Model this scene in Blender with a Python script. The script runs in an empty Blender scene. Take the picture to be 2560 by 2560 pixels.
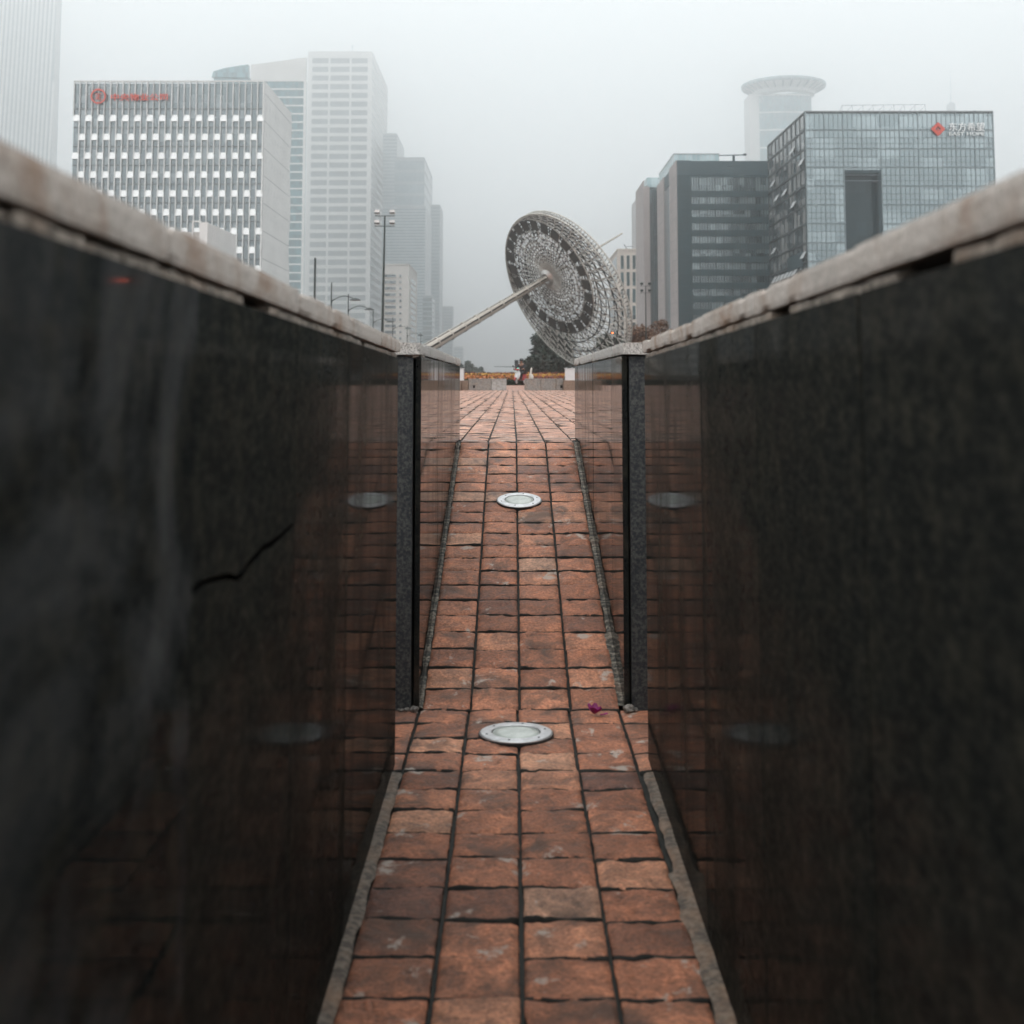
import bpy, bmesh, math, random
from math import sin, cos, pi, radians, sqrt
from mathutils import Vector, Matrix, noise

random.seed(7)
S = bpy.context.scene
COL = S.collection
R = random.Random(11)

# ------------------------------------------------------------------ helpers
TILT = 0.09          # tangent of the camera's upward pitch
F = 3200.0           # focal length in photograph pixels (2560 wide)
HY, HX = 951.0, 1280.0


def zat(py, Y):
    t = (HY - py) / F
    return 1 + t * Y / (1 - TILT * t)


def at(px, py, Y):
    z = zat(py, Y)
    return Vector(((px - HX) / F * (Y + TILT * (z - 1)), Y, z))


class MB:
    """collects geometry in world coordinates and links it as one mesh object"""

    def __init__(s):
        s.v, s.f, s.m, s.tone = [], [], [], []

    def add(s, vs, fs, mi=0, tone=0.5):
        b = len(s.v)
        s.v.extend([tuple(p) for p in vs])
        s.f.extend([tuple(b + i for i in f) for f in fs])
        s.m.extend([mi] * len(fs))
        s.tone.extend([tone] * len(fs))
        return s

    def quad(s, a, b, c, d, mi=0, tone=0.5):
        return s.add([a, b, c, d], [(0, 1, 2, 3)], mi, tone)

    def box(s, x0, x1, y0, y1, z0, z1, mi=0, tone=0.5):
        vs = [(x0, y0, z0), (x1, y0, z0), (x1, y1, z0), (x0, y1, z0), (x0, y0, z1), (x1, y0, z1), (x1, y1, z1), (x0, y1, z1)]
        fs = [(0, 3, 2, 1), (4, 5, 6, 7), (0, 1, 5, 4), (1, 2, 6, 5), (2, 3, 7, 6), (3, 0, 4, 7)]
        return s.add(vs, fs, mi, tone)

    def prism(s, pts, y0, y1, mi=0):
        """polygon in xz extruded in y"""
        n = len(pts)
        vs = [(p[0], y0, p[1]) for p in pts] + [(p[0], y1, p[1]) for p in pts]
        fs = [tuple(range(n))[::-1], tuple(range(n, 2 * n))] + [(i, (i + 1) % n, n + (i + 1) % n, n + i) for i in range(n)]
        return s.add(vs, fs, mi)

    def slab(s, top, depth, direction, mi=0):
        """polygon of 3d points given a thickness along direction"""
        n = len(top)
        d = Vector(direction) * depth
        vs = [Vector(p) for p in top] + [Vector(p) + d for p in top]
        fs = [tuple(range(n)), tuple(range(n, 2 * n))[::-1]] + [(i, n + i, n + (i + 1) % n, (i + 1) % n) for i in range(n)]
        return s.add(vs, fs, mi)

    def tube(s, p, q, r0, r1=None, n=5, mi=0, cap=True):
        p, q = Vector(p), Vector(q)
        r1 = r0 if r1 is None else r1
        d = (q - p)
        if d.length < 1e-6:
            return s
        d.normalize()
        a = d.orthogonal().normalized()
        b = d.cross(a)
        vs = []
        for c, r in ((p, r0), (q, r1)):
            for i in range(n):
                t = 2 * pi * i / n
                vs.append(c + a * (r * cos(t)) + b * (r * sin(t)))
        fs = [(i, (i + 1) % n, n + (i + 1) % n, n + i) for i in range(n)]
        if cap:
            fs += [tuple(range(n))[::-1], tuple(range(n, 2 * n))]
        return s.add(vs, fs, mi)

    def path(s, pts, rs, n=6, mi=0):
        for i in range(len(pts) - 1):
            s.tube(pts[i], pts[i + 1], rs[i], rs[i + 1], n, mi)
        return s

    def lathe(s, prof, c=(0, 0, 0), n=24, mi=0, M=None):
        """profile (r, z) turned about z, closed at both ends when r is 0"""
        c = Vector(c)
        vs, fs = [], []
        for r, z in prof:
            for i in range(n):
                t = 2 * pi * i / n
                p = Vector((r * cos(t), r * sin(t), z))
                vs.append((M @ p if M else p) + c)
        for k in range(len(prof) - 1):
            for i in range(n):
                j = (i + 1) % n
                fs.append((k * n + i, k * n + j, (k + 1) * n + j, (k + 1) * n + i))
        return s.add(vs, fs, mi)

    def build(s, name, mat, parent=None, smooth=False, bevel=0.0, **props):
        me = bpy.data.meshes.new(name)
        o = bpy.data.objects.new(name, me)
        COL.objects.link(o)
        if parent is not None:
            org = Vector(ORG[parent.name])
            o.parent = parent
        elif s.v and props.pop('own_origin', True):
            xs = [p[0] for p in s.v]; ys = [p[1] for p in s.v]; zs = [p[2] for p in s.v]
            org = Vector(((min(xs) + max(xs)) / 2, (min(ys) + max(ys)) / 2, min(zs)))
            o.location = org
        else:
            org = Vector((0, 0, 0))
        props.pop('own_origin', None)
        ORG[o.name] = tuple(org)
        me.from_pydata([(p[0] - org.x, p[1] - org.y, p[2] - org.z) for p in s.v], [], s.f)
        for mm in (mat if isinstance(mat, (list, tuple)) else [mat]):
            me.materials.append(mm)
        me.polygons.foreach_set('material_index', s.m)
        if any(t != 0.5 for t in s.tone):
            a = me.attributes.new('tone', 'FLOAT', 'FACE')
            a.data.foreach_set('value', s.tone)
        if smooth:
            me.polygons.foreach_set('use_smooth', [True] * len(me.polygons))
        me.update()
        if bevel:
            bm = bmesh.new()
            bm.from_mesh(me)
            bmesh.ops.bevel(bm, geom=[e for e in bm.edges], offset=bevel, segments=1, affect='EDGES')
            bm.to_mesh(me)
            bm.free()
        for k, v in props.items():
            o[k] = v
        return o


ORG = {}


def thing(name, label, cat, loc=(0, 0, 0), group=None):
    o = bpy.data.objects.new(name, None)
    COL.objects.link(o)
    o.location = loc
    o.empty_display_size = 0.3
    o['label'] = label
    o['category'] = cat
    if group:
        o['group'] = group
    ORG[o.name] = tuple(loc)
    return o


def copy_tree(o, parent=None):
    c = o.copy()
    COL.objects.link(c)
    if parent is not None:
        c.parent = parent
    for ch in list(o.children):
        copy_tree(ch, c)
    return c


def text_mesh(body, width, thick, bold=.01):
    """flat letters, x to the right, y up, returned as (verts, faces) with their width scaled to width"""
    cu = bpy.data.curves.new('letters', 'FONT')
    cu.body = body
    cu.extrude = 0.0
    cu.offset = bold
    o = bpy.data.objects.new('letters', cu)
    COL.objects.link(o)
    bpy.context.view_layer.update()
    me = bpy.data.meshes.new_from_object(o.evaluated_get(bpy.context.evaluated_depsgraph_get()))
    bm = bmesh.new()
    bm.from_mesh(me)
    r = bmesh.ops.extrude_face_region(bm, geom=bm.faces[:])
    for e in r['geom']:
        if isinstance(e, bmesh.types.BMVert):
            e.co.z += 0.06
    vs = [v.co.copy() for v in bm.verts]
    fs = [[v.index for v in f.verts] for f in bm.faces]
    bm.verts.index_update()
    fs = [[v.index for v in f.verts] for f in bm.faces]
    bm.free()
    bpy.data.objects.remove(o)
    bpy.data.curves.remove(cu)
    bpy.data.meshes.remove(me)
    x0 = min(v.x for v in vs); x1 = max(v.x for v in vs)
    y0 = min(v.y for v in vs)
    k = width / (x1 - x0)
    return [Vector(((v.x - x0) * k, (v.y - y0) * k, v.z * thick / 0.06)) for v in vs], fs


# ------------------------------------------------------------------ materials
def new_mat(name):
    m = bpy.data.materials.new(name)
    m.use_nodes = True
    nt = m.node_tree
    b = nt.nodes['Principled BSDF']
    return m, nt, b


def nd(nt, typ, **kw):
    n = nt.nodes.new(typ)
    for k, v in kw.items():
        setattr(n, k, v)
    return n


def coords(nt, scale=(1, 1, 1), kind='Object'):
    tc = nd(nt, 'ShaderNodeTexCoord')
    mp = nd(nt, 'ShaderNodeMapping')
    mp.inputs['Scale'].default_value = scale
    nt.links.new(tc.outputs[kind], mp.inputs['Vector'])
    return mp.outputs['Vector']


def tex(nt, vec, scale, detail=4, rough=0.55, dist=0.0):
    n = nd(nt, 'ShaderNodeTexNoise')
    n.inputs['Scale'].default_value = scale
    n.inputs['Detail'].default_value = detail
    n.inputs['Roughness'].default_value = rough
    n.inputs['Distortion'].default_value = dist
    nt.links.new(vec, n.inputs['Vector'])
    return n.outputs['Fac']


def ramp(nt, fac, stops):
    r = nd(nt, 'ShaderNodeValToRGB')
    el = r.color_ramp.elements
    while len(el) > 1:
        el.remove(el[-1])
    el[0].position = stops[0][0]
    el[0].color = tuple(stops[0][1]) + (1,) if len(stops[0][1]) == 3 else stops[0][1]
    for p, c in stops[1:]:
        e = el.new(p)
        e.color = tuple(c) + (1,)
    nt.links.new(fac, r.inputs['Fac'])
    return r.outputs['Color']


def g(v):
    return (v, v, v)


def mixc(nt, fac, a, b, mode='MIX'):
    n = nd(nt, 'ShaderNodeMix', data_type='RGBA', blend_type=mode)
    for sock, val in ((n.inputs[0], fac), (n.inputs[6], a), (n.inputs[7], b)):
        if hasattr(val, 'is_output') or isinstance(val, bpy.types.NodeSocket):
            nt.links.new(val, sock)
        elif isinstance(val, (tuple, list)):
            sock.default_value = tuple(val) + (1,) if len(val) == 3 else val
        else:
            sock.default_value = val
    return n.outputs[2]


def math_(nt, op, a, b=0.0, clamp=False):
    n = nd(nt, 'ShaderNodeMath', operation=op, use_clamp=clamp)
    for sock, val in ((n.inputs[0], a), (n.inputs[1], b)):
        if isinstance(val, bpy.types.NodeSocket):
            nt.links.new(val, sock)
        else:
            sock.default_value = val
    return n.outputs[0]


def bump(nt, b, height, strength, dist):
    n = nd(nt, 'ShaderNodeBump')
    n.inputs['Strength'].default_value = strength
    n.inputs['Distance'].default_value = dist
    nt.links.new(height, n.inputs['Height'])
    nt.links.new(n.outputs['Normal'], b.inputs['Normal'])


def plain(name, col, rough=0.6, metal=0.0, var=0.15, scale=1.5, spec=0.5, stretch=(1, 1, 1)):
    """one colour with soft irregular variation"""
    m, nt, b = new_mat(name)
    v = coords(nt, stretch)
    f = tex(nt, v, scale, 5, 0.6)
    lo = tuple(c * (1 - var) for c in col)
    hi = tuple(min(1, c * (1 + var)) for c in col)
    nt.links.new(ramp(nt, f, [(0.3, lo), (0.7, hi)]), b.inputs['Base Color'])
    b.inputs['Roughness'].default_value = rough
    b.inputs['Metallic'].default_value = metal
    b.inputs['Specular IOR Level'].default_value = spec
    return m


def emit(name, col, strength):
    m, nt, b = new_mat(name)
    b.inputs['Base Color'].default_value = tuple(c * 0.3 for c in col) + (1,)
    b.inputs['Emission Color'].default_value = tuple(col) + (1,)
    b.inputs['Emission Strength'].default_value = strength
    return m


def glass(name, dark, blind, cell, share=0.4, ior=2.2, rough=0.12, wob=0.02):
    """curtain wall glass: reflective, with a random blind or dark room behind each pane"""
    m, nt, b = new_mat(name)
    tc = nd(nt, 'ShaderNodeTexCoord')
    sn = nd(nt, 'ShaderNodeVectorMath', operation='SNAP')
    sn.inputs[1].default_value = cell
    nt.links.new(tc.outputs['Object'], sn.inputs[0])
    wn = nd(nt, 'ShaderNodeTexWhiteNoise', noise_dimensions='3D')
    nt.links.new(sn.outputs[0], wn.inputs['Vector'])
    big = tex(nt, tc.outputs['Object'], 0.06, 2)
    f = math_(nt, 'ADD', wn.outputs['Value'], math_(nt, 'MULTIPLY', math_(nt, 'SUBTRACT', big, 0.5), 1.2))
    c = ramp(nt, f, [(0.0, dark), (1 - share, tuple(d * 1.25 for d in dark)), (1 - share + 0.03, tuple((d + 2 * e) / 3 for d, e in zip(dark, blind))), (1.0, blind)])
    nt.links.new(c, b.inputs['Base Color'])
    b.inputs['Roughness'].default_value = rough
    b.inputs['IOR'].default_value = ior
    b.inputs['Specular Tint'].default_value = (0.87, 0.97, 1.0, 1)
    h = tex(nt, tc.outputs['Object'], 0.35, 2)
    bump(nt, b, h, 0.25, wob)
    return m


# --- paving stone
def sett_mat(name, far=False):
    m, nt, b = new_mat(name)
    v = coords(nt)
    at_ = nd(nt, 'ShaderNodeAttribute', attribute_name='tone')
    base = ramp(nt, at_.outputs['Fac'], [(0.0, (0.155, 0.068, 0.046)), (0.2, (0.250, 0.100, 0.056)), (0.45, (0.335, 0.132, 0.072)), (0.65, (0.415, 0.172, 0.096)), (0.85, (0.46, 0.225, 0.135)), (1.0, (0.40, 0.225, 0.150))])
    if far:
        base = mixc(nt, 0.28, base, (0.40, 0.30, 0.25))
    n1 = tex(nt, v, 14 if not far else 5, 8, 0.66, 0.9)
    base = mixc(nt, 0.9, base, ramp(nt, n1, [(0.28, g(0.14)), (0.5, g(0.5)), (0.72, g(0.88))]), 'OVERLAY')
    n2 = tex(nt, v, 120, 4, 0.7)
    base = mixc(nt, 0.75, base, ramp(nt, n2, [(0.32, g(0.15)), (0.68, g(0.85))]), 'OVERLAY')
    # dark damp patches and pale lime spots with a shape of their own
    n3 = tex(nt, v, 5.5, 5, 0.65, 0.8)
    base = mixc(nt, ramp(nt, n3, [(0.50, g(0)), (0.66, g(0.85))]), base, (0.085, 0.050, 0.036))
    n4 = tex(nt, v, 9.0, 6, 0.68, 0.3)
    base = mixc(nt, ramp(nt, n4, [(0.605, g(0)), (0.65, g(0.85))]), base, (0.46, 0.40, 0.35))
    nt.links.new(base, b.inputs['Base Color'])
    nt.links.new(ramp(nt, n1, [(0.3, g(0.42)), (0.7, g(0.66))]), b.inputs['Roughness'])
    hgt = mixc(nt, 0.35, n1, n2)
    bump(nt, b, hgt, 1.0, 0.014)
    return m


def paving_mat(name, pitch, x_off):
    """far plaza paving: the same setts as pattern"""
    m, nt, b = new_mat(name)
    tc = nd(nt, 'ShaderNodeTexCoord')
    br = nd(nt, 'ShaderNodeTexBrick')
    br.offset = 0.0
    br.inputs['Scale'].default_value = 1.0
    br.inputs['Brick Width'].default_value = pitch
    br.inputs['Row Height'].default_value = pitch
    br.inputs['Mortar Size'].default_value = 0.006
    br.inputs['Mortar Smooth'].default_value = 0.3
    br.inputs['Bias'].default_value = 0.0
    br.inputs['Color1'].default_value = (0.225, 0.095, 0.056, 1)
    br.inputs['Color2'].default_value = (0.345, 0.168, 0.108, 1)
    br.inputs['Mortar'].default_value = (0.03, 0.022, 0.018, 1)
    mp = nd(nt, 'ShaderNodeMapping')
    mp.inputs['Location'].default_value = (x_off, 0, 0)
    nt.links.new(tc.outputs['Object'], mp.inputs['Vector'])
    nt.links.new(mp.outputs['Vector'], br.inputs['Vector'])
    n1 = tex(nt, tc.outputs['Object'], 3, 6, 0.65)
    c = mixc(nt, 0.5, br.outputs['Color'], ramp(nt, n1, [(0.3, g(0.3)), (0.7, g(0.75))]), 'OVERLAY')
    nt.links.new(c, b.inputs['Base Color'])
    nt.links.new(ramp(nt, n1, [(0.3, g(0.42)), (0.7, g(0.62))]), b.inputs['Roughness'])
    bump(nt, b, mixc(nt, 0.5, n1, br.outputs['Fac']), 0.5, 0.004)
    return m


def granite_dark(name, polish=0.05, streak=0.0, dull=0.2, film_mix=0.4):
    m, nt, b = new_mat(name)
    v = coords(nt)
    vo = nd(nt, 'ShaderNodeTexVoronoi')
    vo.inputs['Scale'].default_value = 420
    nt.links.new(v, vo.inputs['Vector'])
    sp = ramp(nt, vo.outputs['Color'], [(0.0, (0.004, 0.005, 0.006)), (0.45, (0.008, 0.010, 0.011)), (0.8, (0.016, 0.017, 0.017)), (1.0, (0.05, 0.046, 0.038))])
    cl = tex(nt, v, 22, 4, 0.6)
    sp = mixc(nt, ramp(nt, cl, [(0.46, g(0)), (0.70, g(0.75))]), sp, (0.040, 0.037, 0.029))
    vs = coords(nt, (1, 0.8, 0.85) if streak else (1, 2.6, 0.8))
    st = tex(nt, vs, 3.2 if streak else 2.2, 6, 0.6, 0.8 if streak else 0.4)
    if streak:
        sp = mixc(nt, ramp(nt, st, [(0.46, g(0)), (0.74, g(streak))]), sp, (0.135, 0.136, 0.138))
    else:
        sp = mixc(nt, ramp(nt, st, [(0.60, g(0)), (0.82, g(0.18))]), sp, (0.055, 0.052, 0.047))
    nt.links.new(sp, b.inputs['Base Color'])
    nt.links.new(ramp(nt, st, [(0.45, g(polish)), (0.75, g(polish + (0.12 if streak else 0.10)))]), b.inputs['Roughness'])
    b.inputs['Specular IOR Level'].default_value = 0.5
    bump(nt, b, tex(nt, v, 3.0, 2), 0.02, 0.01)
    # a film of dust and limescale that hides part of the polish
    df = nd(nt, 'ShaderNodeBsdfDiffuse')
    film = ramp(nt, tex(nt, coords(nt, (1, 0.45, 1)), 110, 4, 0.62, 0.0), [(0.36, (0.020, 0.021, 0.0185)), (0.50, (0.036, 0.036, 0.031)), (0.64, (0.072, 0.068, 0.055))])
    nt.links.new(mixc(nt, film_mix, sp, film), df.inputs['Color'])
    mx = nd(nt, 'ShaderNodeMixShader')
    out = nt.nodes['Material Output']
    nt.links.new(ramp(nt, st, [(0.3, g(max(0, dull - .08))), (0.7, g(min(1, dull + .08)))]), mx.inputs[0])
    nt.links.new(b.outputs[0], mx.inputs[1])
    nt.links.new(df.outputs[0], mx.inputs[2])
    nt.links.new(mx.outputs[0], out.inputs['Surface'])
    return m


def granite_flamed(name, dark, light, scale=190, mid=0.5, stain=0.0):
    m, nt, b = new_mat(name)
    v = coords(nt)
    n1 = tex(nt, v, scale, 3, 0.7)
    c = ramp(nt, n1, [(mid - 0.10, dark), (mid + 0.09, light)])
    if stain:
        n2 = tex(nt, v, 7, 6, 0.7, 0.5)
        c = mixc(nt, ramp(nt, n2, [(0.48, g(0)), (0.66, g(stain))]), c, (0.27, 0.165, 0.105))
        n3 = tex(nt, v, 3.2, 6, 0.7, 0.8)
        c = mixc(nt, ramp(nt, n3, [(0.56, g(0)), (0.74, g(stain))]), c, (0.10, 0.088, 0.078))
    nt.links.new(c, b.inputs['Base Color'])
    b.inputs['Roughness'].default_value = 0.72
    bump(nt, b, n1, 0.5, 0.002)
    return m


M_SETT = sett_mat('red_sandstone')
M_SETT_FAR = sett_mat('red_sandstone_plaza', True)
M_PAVE = paving_mat('red_plaza_paving', 0.152, 0.0)
M_GRAN = granite_dark('polished_dark_granite', 0.035, 0, 0.36, 0.3)
M_GRAN_B = granite_dark('polished_dark_granite_weathered', 0.06, 0, 0.94)
M_GRAN_C = granite_dark('polished_dark_granite_dusty', 0.045, 0, 0.81)
M_GRAN_D = granite_dark('polished_dark_granite_dustier', 0.055, 0, 0.90)
M_GRAN_S = granite_dark('streaked_dark_granite', 0.012, 0.8, 0.925, 0.15)
M_END = granite_flamed('flamed_blue_grey_granite', (0.008, 0.011, 0.015), (0.062, 0.062, 0.058), 125, 0.535)
M_COPE = granite_flamed('weathered_pale_granite', (0.36, 0.315, 0.28), (0.56, 0.50, 0.455), 160, 0.5, 0.85)
M_COPE2 = granite_flamed('speckled_pale_granite', (0.13, 0.125, 0.12), (0.56, 0.53, 0.50), 210, 0.47, 0.25)
M_MORTAR = granite_flamed('old_mortar', (0.10, 0.082, 0.066), (0.36, 0.30, 0.25), 60, 0.5, 0.5)
M_FILLET = granite_flamed('dirty_cement_fillet', (0.060, 0.047, 0.037), (0.185, 0.150, 0.12), 60, 0.52, 0.7)
M_FILLET2 = granite_flamed('mossy_cement_crumbs', (0.012, 0.012, 0.009), (0.27, 0.235, 0.19), 48, 0.57, 0.3)
M_GROUT = granite_flamed('black_mossy_grout', (0.0035, 0.0045, 0.003), (0.016, 0.016, 0.011), 90, 0.58)
M_CORE = plain('rough_dark_backing', (0.020, 0.018, 0.016), 0.9, var=0.4, scale=30)
M_HOLE = plain('black_hole', (0.004, 0.004, 0.004), 1.0, spec=0.0)
M_STEEL = plain('brushed_stainless', (0.58, 0.58, 0.59), 0.38, 0.8, 0.22, 45)
M_RIMDK = plain('matt_black', (0.015, 0.015, 0.016), 0.6, 0, 0.2, 30)
M_GROUND = plain('grey_asphalt', (0.06, 0.06, 0.058), 0.85, 0, 0.25, 0.4)

# ------------------------------------------------------------------ floor of the trench, ramp, plaza
RAMP_Y, RAMP_TOP_Y, PLZ = 4.0, 6.862, 0.675
PHI = math.atan2(PLZ, RAMP_TOP_Y - RAMP_Y)


def Xl(Y):
    return -(0.299 + 0.002 * Y)


def Xr(Y):
    return 0.333 + 0.008 * Y


JX = [-0.283, -0.131, 0.0175, 0.173, 0.326]


def flat(z):
    return lambda u, v, h: Vector((u, v, z + h))


def rampf(u, v, h):
    return Vector((u, RAMP_Y + v * cos(PHI) - h * sin(PHI), v * sin(PHI) + h * cos(PHI)))


def sett(mb, fr, u0, u1, v0, v1, n, skirt=0.03, amp=0.0030, tone=None):
    seed = Vector((R.uniform(0, 90), R.uniform(0, 90), R.uniform(0, 90)))
    rot = R.uniform(0, pi)
    str_ = R.choice([0.25, 0.4, 1.0])
    tilt = (R.gauss(0, 0.006), R.gauss(0, 0.010))
    dz = R.gauss(0, 0.0012)
    tone = min(1, max(0, R.gauss(0.5, 0.24))) if tone is None else tone
    rough = R.uniform(0.5, 1.5)
    uc, vc = (u0 + u1) / 2, (v0 + v1) / 2
    hw, hl = (u1 - u0) / 2, (v1 - v0) / 2
    vs, fs, mis = [], [], []
    N = n + 1
    for j in range(N):
        for i in range(N):
            a, c = -1 + 2 * i / n, -1 + 2 * j / n
            # crowd the outer rows towards the edge
            if n > 4:
                m_ = n - 2
                a = a * n / m_ if 0 < i < n else a
                c = c * n / m_ if 0 < j < n else c
                x = math.copysign(min(abs(a) * (hw - .002), hw - .002), a) if 0 < i < n else a * hw
                y = math.copysign(min(abs(c) * (hl - .0026), hl - .0026), c) if 0 < j < n else c * hl
            else:
                x, y = a * hw, c * hl
            ed = min(hw - abs(x), hl - abs(y))
            p = Vector(((x * cos(rot) - y * sin(rot)) * 26 * str_, (x * sin(rot) + y * cos(rot)) * 26, 0)) + seed
            h = dz + tilt[0] * x + tilt[1] * y + amp * rough * noise.fractal(p, 0.9, 2.1, 4)
            # broken steps where the stone has cleft
            q = noise.noise(p * 0.55 + Vector((7, 3, 1)))
            h += 0.0022 * rough * (1 if q > 0.12 else 0) - 0.0016 * (1 if q < -.25 else 0)
            e = max(0.0, 1 - ed / 0.009)
            h -= 0.0060 * e * e * (1 + 0.8 * noise.noise(seed + Vector((x, y, 0)) * 60))
            if i in (0, n) or j in (0, n):
                ox = 0.0022 * noise.noise(Vector((0, y * 45, 3)) + seed)
                oy = 0.0022 * noise.noise(Vector((x * 45, 0, 9)) + seed)
                x += ox
                y += oy
            vs.append(fr(uc + x, vc + y, h))
    for j in range(n):
        for i in range(n):
            k = j * N + i
            fs.append((k, k + 1, k + N + 1, k + N))
            mis.append(1 if n > 4 and (j in (0, n - 1)) and R.random() < .96 else 0)
    ring = [i for i in range(N)] + [j * N + n for j in range(1, N)] + [n * N + i for i in range(n - 1, -1, -1)] + [j * N for j in range(n - 1, 0, -1)]
    b = len(vs)
    for k in ring:
        a = vs[k]
        vs.append(a - (fr(0, 0, 1) - fr(0, 0, 0)) * skirt)
    L = len(ring)
    for t in range(L):
        fs.append((ring[(t + 1) % L], ring[t], b + t, b + (t + 1) % L))
        mis.append(1)
    k = len(mb.m)
    mb.add(vs, fs, 0, tone)
    mb.m[k:] = mis


LIGHTS = [(0.0115, 3.714, None), (0.034, 5.905, 'ramp')]


def holes(u, v, spots, r):
    return any((u - a) ** 2 + (v - b) ** 2 < r * r for a, b in spots)


mb = MB()
v = RAMP_Y
row = 0
P = 0.1522
while v > -2.9:
    v0 = v - P
    nn = 14 if v0 > 1.6 else (6 if v0 > 0.3 else 3)
    for c in range(4):
        off = R.gauss(0, 0.0022)
        gx = 0.0042
        sett(mb, flat(0), JX[c] + gx + R.gauss(0, .0008), JX[c + 1] - gx + R.gauss(0, .0008), v0 + 0.0036 + off, v - 0.0036 + off, nn)
    if row < 4:   # the cross passage widens the floor
        for k in range(8):
            a = JX[0] - (k + 1) * 0.1522
            sett(mb, flat(0), a + 0.004, a + 0.1482, v0 + 0.0024, v - 0.0024, 8 if k < 2 else 3)
            a = JX[4] + k * 0.1522
            sett(mb, flat(0), a + 0.004, a + 0.1482, v0 + 0.0024, v - 0.0024, 8 if k < 2 else 3)
    v = v0
    row += 1
o = mb.build('path', [M_SETT, M_GROUT], own_origin=False, smooth=True, kind='structure')

mb = MB()
L = (RAMP_TOP_Y - RAMP_Y) / cos(PHI)
NR = 21
p = L / NR
for k in range(NR):
    for c in range(4):
        off = R.gauss(0, 0.002)
        sett(mb, rampf, JX[c] + 0.0042 + 0.006 + R.gauss(0, .0008), JX[c + 1] - 0.0042 + 0.006, k * p + 0.0034 + off, (k + 1) * p - 0.0034 + off, 12 if k < 14 else 8)
mb.build('ramp', [M_SETT, M_GROUT], own_origin=False, smooth=True, kind='structure')

mb = MB()
mb.quad((-1.7, -3, -0.020), (1.8, -3, -0.020), (1.8, 4.02, -0.012), (-1.7, 4.02, -0.020))
mb.quad(rampf(-0.33, 0, -0.020), rampf(0.38, 0, -0.020), rampf(0.38, L + .02, -0.020), rampf(-0.33, L + .02, -0.020))
mb.build('path_bed', M_GROUT, own_origin=False, kind='structure')

# plaza: setts in the open wedge that is seen, patterned paving around
WX0, WX1, WY1 = -3.021, 3.067, 42.0
mb = MB()
v = RAMP_TOP_Y
k0 = -20
while v < WY1 - 0.1:
    v1 = v + 0.152
    lim = 0.055 * v + 0.30
    for k in range(k0, 20):
        u = 0.024 + k * 0.152
        if u + 0.152 < WX0 + 0.005 or u > WX1 - 0.005:
            continue
        if v < 7.06 and not (-0.29 < u + 0.07 < 0.34):
            continue
        near = v < 12 and abs(u) < 0.9
        off = R.gauss(0, 0.003)
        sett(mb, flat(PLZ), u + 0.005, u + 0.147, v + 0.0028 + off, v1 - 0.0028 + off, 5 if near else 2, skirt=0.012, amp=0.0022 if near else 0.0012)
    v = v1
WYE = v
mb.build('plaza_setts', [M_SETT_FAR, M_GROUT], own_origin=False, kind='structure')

mb = MB()
z = PLZ - 0.013
mb.quad((WX0, 7.06, z), (WX1, 7.06, z), (WX1, WYE, z), (WX0, WYE, z))
mb.quad((-0.29, RAMP_TOP_Y - .005, z), (0.35, RAMP_TOP_Y - .005, z), (0.35, 7.06, z), (-0.29, 7.06, z))
mb.build('plaza_bed', M_GROUT, own_origin=False, kind='structure')

mb = MB()
z = PLZ
BX, BY0, BY1 = 70, -12, 135
TX0, TX1 = -0.63, 0.70      # the trench between the outer faces of its walls


def rect(x0, x1, y0, y1):
    mb.quad((x0, y0, z), (x1, y0, z), (x1, y1, z), (x0, y1, z))


rect(-BX, BX, BY0, -3)
rect(-BX, TX0, -3, 3.385); rect(TX1, BX, -3, 3.385)
rect(-BX, -1.7, 3.385, 4.02); rect(1.8, BX, 3.385, 4.02)
rect(-BX, TX0, 4.02, 7.06); rect(TX1, BX, 4.02, 7.06)
rect(-BX, WX0, 7.06, WYE); rect(WX1, BX, 7.06, WYE)
rect(-BX, BX, WYE, BY1)
mb.build('plaza', M_PAVE, own_origin=False, kind='structure')
# sides of the trench that carry the plaza
mb = MB()
for x, y0, y1 in ((TX0, -3, 3.385), (TX1, -3, 3.385), (TX0, 4.02, 7.06), (TX1, 4.02, 7.06), (-1.7, 3.385, 4.02), (1.8, 3.385, 4.02)):
    mb.quad((x, y0, -0.012), (x, y1, -0.012), (x, y1, PLZ - .002), (x, y0, PLZ - .002))
for y, x0, x1 in ((-3, TX0, TX1), (3.385, -1.7, TX0), (3.385, TX1, 1.8), (4.02, -1.7, TX0), (4.02, TX1, 1.8)):
    mb.quad((x0, y, -0.012), (x1, y, -0.012), (x1, y, PLZ - .002), (x0, y, PLZ - .002))
mb.build('trench_sides', M_CORE, own_origin=False, kind='structure')

mb = MB()
z = PLZ - 0.02
for x0, x1, y0, y1 in ((-3050, 3050, -280, BY0 + 1), (-3050, -BX + 1, BY0 + 1, BY1 - 1), (BX - 1, 3050, BY0 + 1, BY1 - 1), (-3050, 3050, BY1 - 1, 3050)):
    rect(x0, x1, y0, y1)
mb.build('ground', M_GROUND, own_origin=False, kind='structure')


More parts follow.
